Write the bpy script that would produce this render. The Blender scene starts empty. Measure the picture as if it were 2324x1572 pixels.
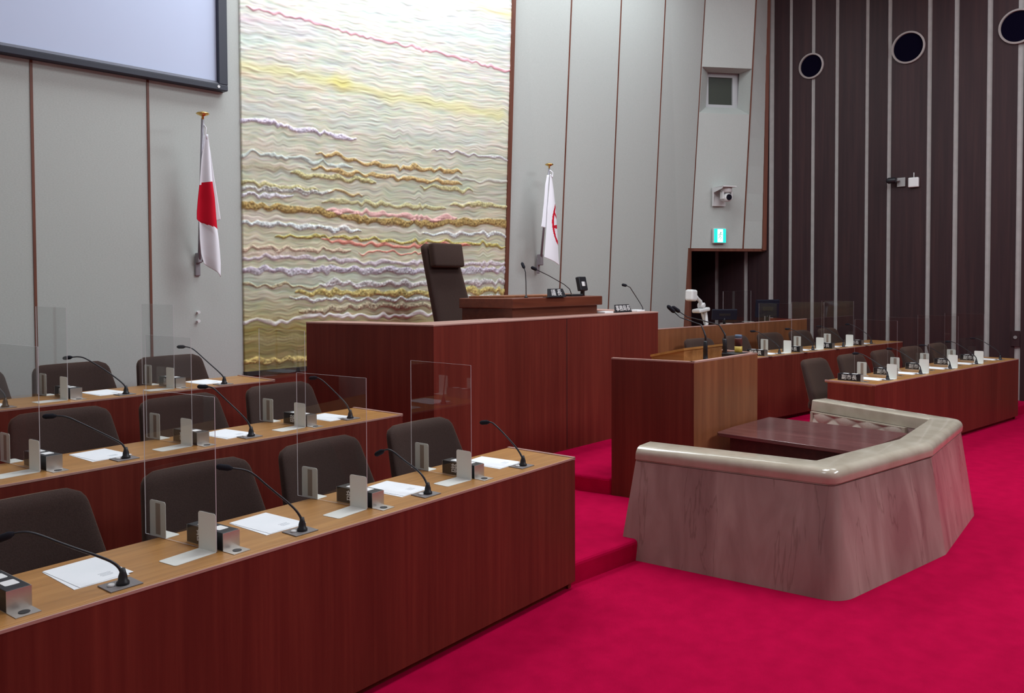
import bpy, bmesh, math, random
import numpy as np
from mathutils import Vector, Matrix

SC = bpy.context.scene
COL = SC.collection
random.seed(7)
rng = np.random.default_rng(11)

# ------------------------------------------------------------------ camera
W, Hh = 2324, 1572
CX, CY, F = 1162.0, 688.0, 1880.0
PITCH, ROLL, YAW = math.radians(1.63), math.radians(-.25), math.radians(43.4)
CAMZ = 2.03
hd = Vector((math.cos(YAW), math.sin(YAW), 0)); rt = Vector((math.sin(YAW), -math.cos(YAW), 0)); up = Vector((0, 0, 1))
fw = hd * math.cos(PITCH) - up * math.sin(PITCH)
u0 = hd * math.sin(PITCH) + up * math.cos(PITCH)
RX = rt * math.cos(ROLL) + u0 * math.sin(ROLL)
UX = -rt * math.sin(ROLL) + u0 * math.cos(ROLL)
CAM = Vector((0, 0, CAMZ))
cd = bpy.data.cameras.new('camera'); cam = bpy.data.objects.new('camera', cd); COL.objects.link(cam)
cd.sensor_width = 36; cd.lens = F / W * 36
cd.shift_y = -(Hh / 2 - CY) / W
cd.shift_x = 0
cd.clip_start = .05; cd.clip_end = 100
Mx = Matrix((RX, UX, -fw)).transposed().to_4x4(); Mx.translation = CAM
cam.matrix_world = Mx
SC.camera = cam


def ray(x, y):
    return RX * ((x - CX) / F) + fw - UX * ((y - CY) / F)


def atz(x, y, z):                       # photo pixel -> point on the horizontal plane z
    d = ray(x, y); return CAM + d * ((z - CAMZ) / d.z)


def atpl(x, y, p, n):                   # photo pixel -> point on a plane
    d = ray(x, y); p = Vector(p); n = Vector(n)
    return CAM + d * ((p - CAM).dot(n) / d.dot(n))


def aty(x, y, Y):
    return atpl(x, y, (0, Y, 0), (0, 1, 0))


# ------------------------------------------------------------------ world, exposure, lights
wd = bpy.data.worlds.new('world'); SC.world = wd; wd.use_nodes = True
wd.node_tree.nodes['Background'].inputs[0].default_value = (.75, .8, 1, 1)
wd.node_tree.nodes['Background'].inputs[1].default_value = .05
SC.view_settings.view_transform = 'Standard'; SC.view_settings.look = 'None'
SC.view_settings.exposure = 0.0; SC.view_settings.gamma = 1
SC.view_settings.use_curve_mapping = False


def area(name, loc, target, sx, sy, power, col=(1, .97, .95), spread=180):
    l = bpy.data.lights.new(name, 'AREA'); l.shape = 'RECTANGLE'; l.size = sx; l.size_y = sy
    l.energy = power; l.color = col; l.spread = math.radians(spread)
    o = bpy.data.objects.new(name, l); COL.objects.link(o); o.location = loc
    o.rotation_euler = (Vector(target) - Vector(loc)).to_track_quat('-Z', 'Y').to_euler()
    return o


COOL = (.87, .95, 1)
area('ceiling_light_main', (6.6, 2.6, 7.4), (6.6, 2.7, 0), 3.0, 1.6, 235, COOL)
area('ceiling_light_left', (1.0, 1.6, 7.4), (1.2, 2.4, 0), 2.6, 1.8, 72, COOL)
area('ceiling_light_right', (11.6, 2.0, 7.4), (11.6, 2.0, 0), 3.0, 2.2, 95, COOL)
area('ceiling_light_front', (5.4, 6.7, 7.5), (5.4, 6.7, 0), 4.4, 1.4, 185, COOL)
area('ceiling_light_gallery', (9.3, -3.2, 7.3), (8.2, 0, 2.0), 6.0, 2.2, 545, COOL)
area('mural_wash_light', (5.7, 6.2, 6.9), (5.7, 7.9, 4.9), 3.6, .4, 45, (.92, .97, 1))
area('wall_wash_light', (10.0, 6.4, 7.3), (10.2, 7.7, 4.6), 3.6, .3, 75, COOL)

# ------------------------------------------------------------------ materials


def mat(name, col, rough=.5, spec=.5, metal=0.0, **kw):
    m = bpy.data.materials.new(name); m.use_nodes = True
    b = m.node_tree.nodes['Principled BSDF']
    b.inputs['Base Color'].default_value = (*col, 1); b.inputs['Roughness'].default_value = rough
    b.inputs['Specular IOR Level'].default_value = spec; b.inputs['Metallic'].default_value = metal
    for k, v in kw.items():
        b.inputs[k.replace('_', ' ')].default_value = v
    return m


def nodes(m):
    t = m.node_tree; return t, t.nodes, t.links, t.nodes['Principled BSDF']


def grain(name, c0, c1, c2, scale, rough=.35, spec=.5, nscale=1.0, bump=.02):
    """wood: streaks along the axis that has the smallest scale"""
    m = mat(name, c1, rough, spec); t, N, L, B = nodes(m)
    tc = N.new('ShaderNodeTexCoord'); mp = N.new('ShaderNodeMapping'); mp.inputs['Scale'].default_value = scale
    L.new(tc.outputs['Object'], mp.inputs[0])
    n1 = N.new('ShaderNodeTexNoise'); n1.inputs['Scale'].default_value = nscale; n1.inputs['Detail'].default_value = 7
    n1.inputs['Roughness'].default_value = .62
    L.new(mp.outputs[0], n1.inputs['Vector'])
    r = N.new('ShaderNodeValToRGB'); e = r.color_ramp.elements
    e[0].position = .28; e[0].color = (*c0, 1); e[1].position = .72; e[1].color = (*c2, 1)
    x = e.new(.5); x.color = (*c1, 1)
    L.new(n1.outputs['Fac'], r.inputs[0])
    # veneer leaves: broad soft bands
    mp2 = N.new('ShaderNodeMapping'); mp2.inputs['Scale'].default_value = tuple(s * .12 for s in scale)
    L.new(tc.outputs['Object'], mp2.inputs[0])
    n2 = N.new('ShaderNodeTexNoise'); n2.inputs['Scale'].default_value = nscale; n2.inputs['Detail'].default_value = 2
    L.new(mp2.outputs[0], n2.inputs['Vector'])
    mr = N.new('ShaderNodeMapRange'); mr.inputs[1].default_value = .3; mr.inputs[2].default_value = .7
    mr.inputs[3].default_value = .85; mr.inputs[4].default_value = 1.13
    L.new(n2.outputs['Fac'], mr.inputs[0])
    mx = N.new('ShaderNodeVectorMath'); mx.operation = 'SCALE'
    L.new(r.outputs[0], mx.inputs[0]); L.new(mr.outputs[0], mx.inputs['Scale'])
    L.new(mx.outputs[0], B.inputs['Base Color'])
    if bump:
        bp = N.new('ShaderNodeBump'); bp.inputs['Strength'].default_value = bump; bp.inputs['Distance'].default_value = .01
        L.new(n1.outputs['Fac'], bp.inputs['Height']); L.new(bp.outputs[0], B.inputs['Normal'])
    return m


def noisy(name, ca, cb, scale, rough, spec=.3, bump=0, detail=4, stretch=(1, 1, 1), lo=.3, hi=.7, dist=.01):
    m = mat(name, ca, rough, spec); t, N, L, B = nodes(m)
    tc = N.new('ShaderNodeTexCoord'); mp = N.new('ShaderNodeMapping'); mp.inputs['Scale'].default_value = stretch
    L.new(tc.outputs['Object'], mp.inputs[0])
    n = N.new('ShaderNodeTexNoise'); n.inputs['Scale'].default_value = scale; n.inputs['Detail'].default_value = detail
    L.new(mp.outputs[0], n.inputs['Vector'])
    r = N.new('ShaderNodeValToRGB'); e = r.color_ramp.elements
    e[0].position = lo; e[0].color = (*ca, 1); e[1].position = hi; e[1].color = (*cb, 1)
    L.new(n.outputs['Fac'], r.inputs[0]); L.new(r.outputs[0], B.inputs['Base Color'])
    if bump:
        bp = N.new('ShaderNodeBump'); bp.inputs['Strength'].default_value = bump; bp.inputs['Distance'].default_value = dist
        L.new(n.outputs['Fac'], bp.inputs['Height']); L.new(bp.outputs[0], B.inputs['Normal'])
    return m


M = {}
# panel wood with upright grain
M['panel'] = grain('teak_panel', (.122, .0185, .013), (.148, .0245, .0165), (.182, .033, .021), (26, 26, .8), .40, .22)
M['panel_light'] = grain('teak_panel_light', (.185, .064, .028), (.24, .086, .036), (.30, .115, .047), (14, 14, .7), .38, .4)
M['top'] = grain('teak_top', (.335, .155, .045), (.425, .202, .060), (.505, .252, .080), (1.1, 22, 22), .34, .45)
M['topy'] = grain('teak_top_cross', (.30, .135, .046), (.38, .175, .062), (.46, .225, .085), (22, 1.1, 22), .34, .45)
M['edge'] = grain('teak_edge', (.36, .20, .16), (.42, .24, .20), (.47, .28, .24), (1.5, 20, 20), .45, .4)
M['benchwood'] = grain('bench_wood', (.105, .026, .014), (.145, .037, .018), (.19, .052, .026), (1.4, 24, 24), .33, .45)
M['rosetable'] = grain('table_wood', (.13, .050, .048), (.17, .065, .062), (.21, .085, .08), (18, 1.2, 18), .13, .7)
M['tableside'] = grain('table_side_wood', (.040, .010, .008), (.055, .014, .010), (.075, .020, .014), (1.5, 18, 18), .35, .4)
M['plank'] = grain('dark_wall_plank', (.024, .011, .014), (.034, .0155, .018), (.048, .021, .022), (18, 18, .6), .5, .25)
M['trimwood'] = grain('brown_trim', (.11, .036, .022), (.15, .05, .031), (.19, .068, .043), (20, 20, 1), .45, .35)
M['wall'] = noisy('woven_wallcloth', (.45, .475, .45), (.50, .525, .50), 60, .9, .12, .12, 6, (1, 1, 2.2), .3, .7, .004)
M['strip'] = noisy('grey_wall_strip', (.40, .38, .37), (.46, .44, .43), 8, .8, .15)
M['ceiling'] = mat('ceiling_paint', (.7, .68, .65), .9, .1)
M['carpet'] = noisy('crimson_carpet', (.405, .0020, .042), (.49, .0028, .052), 7, .97, .03, 0, 8, (1, 1, 1), .3, .7)
t_, N_, L_, B_ = nodes(M['carpet'])
_n = N_.new('ShaderNodeTexNoise'); _n.inputs['Scale'].default_value = 420; _n.inputs['Detail'].default_value = 2
_b = N_.new('ShaderNodeBump'); _b.inputs['Strength'].default_value = .5; _b.inputs['Distance'].default_value = .006
_tc = N_.new('ShaderNodeTexCoord'); L_.new(_tc.outputs['Object'], _n.inputs['Vector'])
L_.new(_n.outputs['Fac'], _b.inputs['Height']); L_.new(_b.outputs[0], B_.inputs['Normal'])
M['chair'] = noisy('brown_chair_fabric', (.034, .020, .017), (.050, .029, .025), 160, .85, .15, .15, 3)
B_ = nodes(M['chair'])[3]; B_.inputs['Sheen Weight'].default_value = .3; B_.inputs['Sheen Roughness'].default_value = .4
B_.inputs['Sheen Tint'].default_value = (.75, .5, .35, 1)
M['chair_dark'] = mat('dark_chair_base', (.012, .009, .010), .6)
M['black'] = mat('black_plastic', (.010, .010, .014), .45)
M['blackmat'] = mat('black_foam', (.012, .012, .018), .9, .2)
M['stem'] = mat('gooseneck_metal', (.020, .020, .026), .35, .5, .3)
M['plate_grey'] = mat('grey_socket_plate', (.20, .18, .18), .45)
M['button'] = mat('white_button', (.75, .75, .75), .4)
M['steel'] = noisy('brushed_steel', (.50, .47, .44), (.60, .57, .54), 6, .38, .5, .03, 3, (1, 60, 1)); nodes(M['steel'])[3].inputs['Metallic'].default_value = .85
M['white_metal'] = mat('white_painted_metal', (.74, .745, .70), .42, .4)
M['tape'] = mat('beige_tape', (.36, .29, .24), .7)
M['paper'] = noisy('paper', (.84, .87, .90), (.88, .90, .93), 5, .85, .1)
M['ink'] = mat('printed_grey', (.55, .58, .62), .8)
M['label'] = mat('white_label', (.80, .80, .80), .6)
M['screen'] = mat('screen_cloth', (.55, .62, .80), .75, .2)
M['frame'] = mat('screen_frame_black', (.016, .018, .034), .45, .4)
M['frame_lip'] = mat('screen_frame_grey_lip', (.12, .12, .14), .4)
M['gold'] = mat('gold_finial', (.75, .50, .16), .25, .5, 1.0)
M['pole'] = mat('flag_pole_grey', (.30, .29, .33), .4, .5, .3)
M['bracket'] = mat('bracket_grey', (.25, .23, .25), .5)
M['flagwhite'] = mat('white_flag_cloth', (.87, .87, .93), .8, .1)
M['flagred'] = mat('red_flag_print', (.60, .010, .030), .8, .1)
M['white_plastic'] = mat('white_plastic', (.72, .72, .72), .35)
M['lens'] = mat('dark_lens', (.008, .008, .015), .1, .8)
M['tuft'] = noisy('cream_upholstery', (.56, .49, .41), (.62, .55, .47), 60, .75, .2)
M['portring'] = mat('porthole_ring', (.33, .29, .28), .5)
M['portdark'] = mat('porthole_dark', (.004, .003, .010), 1.0, 0.0)
M['winglass'] = mat('dark_window_glass', (.034, .038, .027), .35, .15)
M['winframe'] = mat('window_frame_grey', (.40, .40, .41), .45)
M['monitor'] = mat('monitor_dark_blue', (.005, .006, .018), .5, .3)
M['grey_metal'] = mat('grey_metal', (.32, .31, .31), .4, .5, .5)
M['can_blue'] = mat('can_blue', (.10, .16, .26), .35)
M['can_red'] = mat('can_brown', (.10, .025, .02), .4)
M['can_yellow'] = mat('can_yellow', (.50, .34, .05), .4)
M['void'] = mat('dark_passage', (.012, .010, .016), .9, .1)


def emis(name, col, s):
    m = mat(name, col, .5); b = nodes(m)[3]
    b.inputs['Emission Color'].default_value = (*col, 1); b.inputs['Emission Strength'].default_value = s; return m


M['exit_green'] = emis('exit_green', (.01, .55, .48), 1.1)
M['exit_white'] = emis('exit_white', (.80, .98, .95), 1.6)
M['exit_dark'] = emis('exit_dark_figure', (.01, .30, .22), .5)

# acrylic: clear sheet with Fresnel reflection
ma = bpy.data.materials.new('clear_acrylic'); ma.use_nodes = True
t_ = ma.node_tree; t_.nodes.clear(); N_ = t_.nodes; L_ = t_.links
o_ = N_.new('ShaderNodeOutputMaterial'); mx_ = N_.new('ShaderNodeMixShader'); tr_ = N_.new('ShaderNodeBsdfTransparent')
gl_ = N_.new('ShaderNodeBsdfGlossy'); lw_ = N_.new('ShaderNodeLayerWeight'); lw_.inputs[0].default_value = .5
pw_ = N_.new('ShaderNodeMath'); pw_.operation = 'POWER'; pw_.inputs[1].default_value = 5
fr_ = N_.new('ShaderNodeMath'); fr_.operation = 'MULTIPLY_ADD'; fr_.inputs[1].default_value = .95; fr_.inputs[2].default_value = .04
L_.new(lw_.outputs['Facing'], pw_.inputs[0]); L_.new(pw_.outputs[0], fr_.inputs[0])
gl_.inputs['Roughness'].default_value = .0; tr_.inputs[0].default_value = (.965, .97, .97, 1)
L_.new(fr_.outputs[0], mx_.inputs[0]); L_.new(tr_.outputs[0], mx_.inputs[1]); L_.new(gl_.outputs[0], mx_.inputs[2]); L_.new(mx_.outputs[0], o_.inputs[0])
M['acrylic'] = ma
M['acrylic_edge'] = mat('acrylic_edge', (.55, .52, .54), .3, .5)

# marble: pinkish beige with upright veins
mm = mat('pink_beige_marble', (.4, .3, .26), .16, .5); t_, N_, L_, B_ = nodes(mm)
tc_ = N_.new('ShaderNodeTexCoord'); mp_ = N_.new('ShaderNodeMapping'); mp_.inputs['Scale'].default_value = (2.2, 2.2, .45)
L_.new(tc_.outputs['Object'], mp_.inputs[0])
na = N_.new('ShaderNodeTexNoise'); na.inputs['Scale'].default_value = 2.0; na.inputs['Detail'].default_value = 6; na.inputs['Distortion'].default_value = .5
L_.new(mp_.outputs[0], na.inputs['Vector'])
ra = N_.new('ShaderNodeValToRGB'); e = ra.color_ramp.elements
e[0].position = .30; e[0].color = (.27, .18, .165, 1); e[1].position = .74; e[1].color = (.50, .405, .36, 1)
x_ = e.new(.5); x_.color = (.365, .265, .24, 1)
L_.new(na.outputs['Fac'], ra.inputs[0])
mpv = N_.new('ShaderNodeMapping'); mpv.inputs['Scale'].default_value = (3.2, 3.2, .32); L_.new(tc_.outputs['Object'], mpv.inputs[0])
nv = N_.new('ShaderNodeTexNoise'); nv.inputs['Scale'].default_value = 1.7; nv.inputs['Detail'].default_value = 5; nv.inputs['Distortion'].default_value = .3
L_.new(mpv.outputs[0], nv.inputs['Vector'])
rv = N_.new('ShaderNodeValToRGB'); e = rv.color_ramp.elements
e[0].position = .385; e[0].color = (1, 1, 1, 1); e[1].position = .415; e[1].color = (1, 1, 1, 1)
x_ = e.new(.40); x_.color = (.42, .38, .36, 1)
L_.new(nv.outputs['Fac'], rv.inputs[0])
mk = N_.new('ShaderNodeMix'); mk.data_type = 'RGBA'; mk.blend_type = 'MULTIPLY'; mk.inputs[0].default_value = .45
L_.new(ra.outputs[0], mk.inputs[6]); L_.new(rv.outputs[0], mk.inputs[7]); L_.new(mk.outputs[2], B_.inputs['Base Color'])
M['marble'] = mm
M['marble_cap'] = noisy('pale_marble_cap', (.42, .365, .28), (.53, .475, .385), 6, .09, .7, 0, 6)

# ------------------------------------------------------------------ mesh helpers


class MB:
    def __init__(self):
        self.bm = bmesh.new(); self.mi = 0

    def _tag(self, geom_faces):
        for f in geom_faces:
            f.material_index = self.mi

    def box(self, c, s, rot=None, bevel=0, seg=2):
        """box centred on c with full size s; rot = Matrix 3x3 or z angle"""
        tmp = bmesh.new()
        bmesh.ops.create_cube(tmp, size=1)
        for v in tmp.verts:
            v.co = Vector((v.co.x * s[0], v.co.y * s[1], v.co.z * s[2]))
        if bevel:
            bmesh.ops.bevel(tmp, geom=tmp.edges[:], offset=bevel, segments=seg, affect='EDGES', profile=.5)
        if rot is not None:
            R = Matrix.Rotation(rot, 3, 'Z') if isinstance(rot, (int, float)) else rot
            for v in tmp.verts: v.co = R @ v.co
        for v in tmp.verts: v.co += Vector(c)
        self.merge(tmp); return self

    def box2(self, a, b, bevel=0, seg=2):
        a = Vector(a); b = Vector(b); d = b - a
        return self.box((a + b) / 2, (abs(d.x), abs(d.y), abs(d.z)), None, bevel, seg)

    def merge(self, tmp, smooth=None):
        mp = {}
        for v in tmp.verts: mp[v] = self.bm.verts.new(v.co)
        for f in tmp.faces:
            try:
                g = self.bm.faces.new([mp[v] for v in f.verts]); g.material_index = self.mi; g.smooth = f.smooth if smooth is None else smooth
            except ValueError: pass
        tmp.free()

    def prism(self, pts, z0, z1, bevel=0, seg=2, vert_only=False):
        tmp = bmesh.new()
        b = [tmp.verts.new((p[0], p[1], z0)) for p in pts]; t = [tmp.verts.new((p[0], p[1], z1)) for p in pts]
        n = len(pts)
        tmp.faces.new(b[::-1]); tmp.faces.new(t)
        for i in range(n): tmp.faces.new((b[i], b[(i + 1) % n], t[(i + 1) % n], t[i]))
        bmesh.ops.recalc_face_normals(tmp, faces=tmp.faces[:])
        if bevel:
            tmp.edges.ensure_lookup_table()
            es = [e for e in tmp.edges if not vert_only or abs(e.verts[0].co.z - e.verts[1].co.z) > 1e-6]
            bmesh.ops.bevel(tmp, geom=es, offset=bevel, segments=seg, affect='EDGES', profile=.5)
        self.merge(tmp); return self

    def extr(self, pts3, d, bevel=0, seg=2):
        """polygon of 3-D points extruded along vector d"""
        tmp = bmesh.new(); d = Vector(d)
        a = [tmp.verts.new(Vector(p)) for p in pts3]; b = [tmp.verts.new(Vector(p) + d) for p in pts3]; n = len(a)
        tmp.faces.new(a[::-1]); tmp.faces.new(b)
        for i in range(n): tmp.faces.new((a[i], a[(i + 1) % n], b[(i + 1) % n], b[i]))
        bmesh.ops.recalc_face_normals(tmp, faces=tmp.faces[:])
        if bevel: bmesh.ops.bevel(tmp, geom=tmp.edges[:], offset=bevel, segments=seg, affect='EDGES', profile=.5)
        self.merge(tmp); return self

    def quad(self, pts, flip=False):
        vs = [self.bm.verts.new(Vector(p)) for p in pts]
        f = self.bm.faces.new(vs[::-1] if flip else vs); f.material_index = self.mi; return self

    def tube(self, path, r, n=10, smooth=True):
        P = [Vector(p) for p in path]; rs = r if isinstance(r, (list, tuple)) else [r] * len(P)
        rings = []; up0 = None
        for i, p in enumerate(P):
            t = (P[min(i + 1, len(P) - 1)] - P[max(i - 1, 0)]).normalized()
            a = t.cross(Vector((0, 0, 1)) if up0 is None else up0.cross(t).cross(t) * -1)
            if up0 is None:
                ref = Vector((0, 0, 1)) if abs(t.z) < .9 else Vector((1, 0, 0))
                a = t.cross(ref).normalized()
            else:
                a = (up0 - t * up0.dot(t)).normalized()
            up0 = a; b = t.cross(a)
            rings.append([self.bm.verts.new(p + (a * math.cos(2 * math.pi * k / n) + b * math.sin(2 * math.pi * k / n)) * rs[i]) for k in range(n)])
        for i in range(len(P) - 1):
            for k in range(n):
                f = self.bm.faces.new((rings[i][k], rings[i][(k + 1) % n], rings[i + 1][(k + 1) % n], rings[i + 1][k])); f.smooth = smooth; f.material_index = self.mi
        for rg, fl in ((rings[0], True), (rings[-1], False)):
            f = self.bm.faces.new(rg[::-1] if fl else rg); f.material_index = self.mi
        return self

    def lathe(self, prof, c=(0, 0, 0), n=20, axis='Z', smooth=True):
        c = Vector(c); rings = []
        for r, z in prof:
            ring = []
            for k in range(n):
                a = 2 * math.pi * k / n; v = Vector((r * math.cos(a), r * math.sin(a), z))
                if axis == 'X': v = Vector((v.z, v.x, v.y))
                if axis == 'Y': v = Vector((v.x, v.z, v.y))
                ring.append(self.bm.verts.new(c + v))
            rings.append(ring)
        for i in range(len(rings) - 1):
            for k in range(n):
                f = self.bm.faces.new((rings[i][k], rings[i][(k + 1) % n], rings[i + 1][(k + 1) % n], rings[i + 1][k])); f.smooth = smooth; f.material_index = self.mi
        for rg, fl in ((rings[0], True), (rings[-1], False)):
            f = self.bm.faces.new(rg[::-1] if fl else rg); f.material_index = self.mi
        return self

    def grid(self, fn, nu, nv, smooth=True):
        """surface fn(u,v), u,v in 0..1"""
        g = [[self.bm.verts.new(Vector(fn(i / nu, j / nv))) for j in range(nv + 1)] for i in range(nu + 1)]
        for i in range(nu):
            for j in range(nv):
                f = self.bm.faces.new((g[i][j], g[i + 1][j], g[i + 1][j + 1], g[i][j + 1])); f.smooth = smooth; f.material_index = self.mi
        return g

    def build(self, name, m, parent=None, recalc=True):
        if recalc: bmesh.ops.recalc_face_normals(self.bm, faces=self.bm.faces[:])
        me = bpy.data.meshes.new(name); self.bm.to_mesh(me); self.bm.free()
        for x in (m if isinstance(m, (list, tuple)) else [m]): me.materials.append(x)
        o = bpy.data.objects.new(name, me); COL.objects.link(o)
        if parent is not None: o.parent = parent
        return o


def thing(name, label, cat, loc=(0, 0, 0), rotz=0, group=None):
    o = bpy.data.objects.new(name, None); COL.objects.link(o); o.empty_display_size = .1
    o.location = loc; o.rotation_euler = (0, 0, rotz); o['label'] = label; o['category'] = cat
    if group: o['group'] = group
    return o


def tag(o, label, cat, group=None):
    o['label'] = label; o['category'] = cat
    if group: o['group'] = group
    return o


def struct(o):
    o['kind'] = 'structure'; return o


KIDS = {}


def kids(o):
    return [c for c in COL.objects if c.parent is o]


def dup(root, loc, rotz, label, group=None, tree=None):
    """copy of a thing with copies of its parts and sub-parts"""
    r = root.copy(); COL.objects.link(r); r.location = loc; r.rotation_euler = (0, 0, rotz); r['label'] = label
    if group: r['group'] = group
    for ch in list(root.children):
        c = ch.copy(); COL.objects.link(c); c.parent = r
        for g in list(ch.children):
            d = g.copy(); COL.objects.link(d); d.parent = c
    return r


def place_first(root, loc, rotz, label, group=None):
    root.location = loc; root.rotation_euler = (0, 0, rotz); root['label'] = label
    if group: root['group'] = group
    return root


class Stamp:
    """first call moves the prototype itself, later calls copy it"""
    def __init__(self, root): self.root = root; self.used = False

    def __call__(self, loc, rotz, label, group=None):
        if not self.used:
            self.used = True; return place_first(self.root, loc, rotz, label, group)
        return dup(self.root, loc, rotz, label, group)


def text_into(mb, s, size, M4, depth=.0015):
    """lettering as mesh: text laid in the XY plane then moved by M4"""
    cu = bpy.data.curves.new('txt', 'FONT'); cu.body = s; cu.size = size; cu.align_x = 'CENTER'; cu.align_y = 'CENTER'; cu.extrude = depth
    cu.resolution_u = 3
    ob = bpy.data.objects.new('txt', cu); COL.objects.link(ob)
    dg = bpy.context.evaluated_depsgraph_get(); ev = ob.evaluated_get(dg); me = bpy.data.meshes.new_from_object(ev)
    tmp = bmesh.new(); tmp.from_mesh(me)
    for v in tmp.verts: v.co = M4 @ v.co
    mb.merge(tmp, False)
    bpy.data.objects.remove(ob); bpy.data.curves.remove(cu); bpy.data.meshes.remove(me)


def frame3(o, x, y):
    x = Vector(x).normalized(); y = Vector(y).normalized(); z = x.cross(y)
    m = Matrix((x, y, z)).transposed().to_4x4(); m.translation = Vector(o); return m


# ================================================================== SETTING
YW, XR, ZC = 7.95, 14.46, 7.6
T1, T2, T3 = .15, .30, .45                 # carpeted tiers
E1, A1 = Vector((4.195, 3.405, 0)), math.radians(4.8)      # left desk rows: inner front end, direction
E2, A2 = Vector((3.966, 4.894, 0)), math.radians(4.6)
E3, A3 = Vector((3.772, 6.387, 0)), math.radians(3.4)
Z1, Z2, Z3 = .865, 1.015, 1.174
ER1, AR1 = Vector((9.24, 3.305, 0)), math.radians(-5.9)
ER2, AR2 = Vector((8.95, 5.09, 0)), math.radians(-6.4)
ER3, AR3 = Vector((9.40, 6.22, 0)), math.radians(-4.2)
ZR1, ZR2, ZR3 = .868, 1.017, 1.36


def lp(E, A, s, v, z=0):                   # point on a desk row: s along (+ to the right), v depth from the front edge
    return Vector((E.x + s * math.cos(A) - v * math.sin(A), E.y + s * math.sin(A) + v * math.cos(A), z))


XL, YB = -1.6, -8.0
f = MB()
f.box2((XL, YB, -.2), (15.2, 10.2, 0))
a = lp(E1, A1, -6, .06); b = lp(E1, A1, -.01, .06); c = lp(ER1, AR1, .05, .1); d = lp(ER1, AR1, 5.4, .1)
f.prism([(XL, a.y), (b.x, b.y), (4.97, 3.425), (8.25, 3.425), (c.x, c.y), (XR + .3, d.y), (XR + .3, 10), (XL, 10)], -.05, T1, .03, 3)
a = lp(E2, A2, -6, .06); b = lp(E2, A2, -.02, .06)
f.prism([(XL, a.y), (b.x, b.y), (4.0, 5.55), (4.6, 5.36), (5.735, 5.34), (5.735, 4.6), (5.80, 4.31), (7.25, 4.31), (7.25, 5.36), (8.6, 5.36), (8.9, 5.2), (XR + .3, 4.55), (XR + .3, 10), (XL, 10)], .05, T2, .03, 3)
a = lp(E3, A3, -6, .06); b = lp(E3, A3, -.02, .06)
f.prism([(XL, a.y), (b.x, b.y), (b.x, 8.1), (XL, 8.1)], .2, T3, .03, 3)
f.prism([(9.45, 6.3), (XR + .2, 6.0), (XR + .2, 10), (9.45, 10)], .2, T3, .03, 3)
f.prism([(5.5, 6.6), (5.3, 5.72), (8.05, 5.78), (8.4, 6.75), (8.4, 7.9), (5.5, 7.9)], .2, .95)
struct(f.build('floor', M['carpet']))

struct(MB().box2((XL - .2, YB - .2, ZC), (15.3, 10.3, ZC + .15)).build('ceiling', M['ceiling']))
struct(MB().box2((XL - .2, YB, 0), (XL, 8.2, ZC)).build('wall_left', M['wall']))
struct(MB().box2((XL - .2, YB - .2, 0), (15.2, YB, ZC)).build('wall_rear', M['wall']))

# --- front wall: upright cloth panels; the part right of the mural leans inwards, its last bay turns to the room


def lean_line(xb, yb, zb, ptop, k=None):
    """line of a panel joint: base point and the point seen at the upper picture edge"""
    B = Vector((xb, yb, zb)); P = Vector(ptop)
    if k is None: k = xb / P.x
    T = CAM + (P - CAM) * k
    def at(z): return B + (T - B) * ((z - B.z) / (T.z - B.z))
    return at


def vline(x): return lambda z: Vector((x, YW, z))


joints = [vline(XL), vline(.37), vline(1.37), vline(2.384), vline(3.383)]
MURL = vline(4.333)
A_ = aty(1567, 560, YW)
d30 = Vector((math.cos(math.radians(-30)), math.sin(math.radians(-30)), 0)); n30 = Vector((-d30.y, d30.x, 0))
rj = []
for (xb, xt) in ((1145, 1160), (1274, 1297), (1386, 1410), (1483, 1510), (1567, 1600)):
    B = aty(xb, 560, YW); rj.append(lean_line(B.x, YW, B.z, aty(xt, 0, YW)))
MURR = rj[0]
fj = [rj[4]]
for (xb, xt, k) in ((1686, 1716, .970), (1736, 1745, .9963)):
    B = atpl(xb, 562, A_, n30); fj.append(lean_line(B.x, B.y, B.z, atpl(xt, 0, A_, n30), k))
ZS = 2.585                                  # underside of the turned bay


def sheet(mb, lines, z0, z1, thick=(0, .12, 0), nz=1):
    for la, lb in zip(lines[:-1], lines[1:]):
        for i in range(nz):
            za = z0 + (z1 - z0) * i / nz; zb = z0 + (z1 - z0) * (i + 1) / nz
            mb.extr([la(za), lb(za), lb(zb), la(zb)], thick)


w = MB()
sheet(w, joints + [MURL], 0, ZC)
sheet(w, [MURL, MURR], 0, 1.0)
sheet(w, [lambda z: MURL(z) + Vector((0, .06, 0)), lambda z: MURR(z) + Vector((0, .06, 0))], 1.0, ZC)
sheet(w, rj, 0, ZC)
wall_front = struct(w.build('wall_front', M['wall']))
# turned bay over the passage, with the window niche cut out of it
NI = {k: atpl(*p, A_, n30) for k, p in dict(TL=(1597, 150), TR=(1703, 159.6), BR=(1699, 260), BL=(1588, 257)).items()}
bay_n = (fj[2](4) - fj[0](4)).cross(Vector((fj[0](7) - fj[0](3)))).normalized()   # points into the room or out of it
if bay_n.y > 0: bay_n = -bay_n


def onbay(x, y):
    # bay surface: bilinear between the joint lines
    best = None
    for la, lb in zip(fj[:-1], fj[1:]):
        n = (lb(4) - la(4)).cross(la(7) - la(3)).normalized(); P = atpl(x, y, la(4), n)
        za = la(P.z); zb = lb(P.z); tt = (P - za).dot((zb - za).normalized()) / (zb - za).length
        if best is None or -.05 <= tt <= 1.02: best = (P, n)
        if -.05 <= tt <= 1.0: break
    return best[0]


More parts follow.
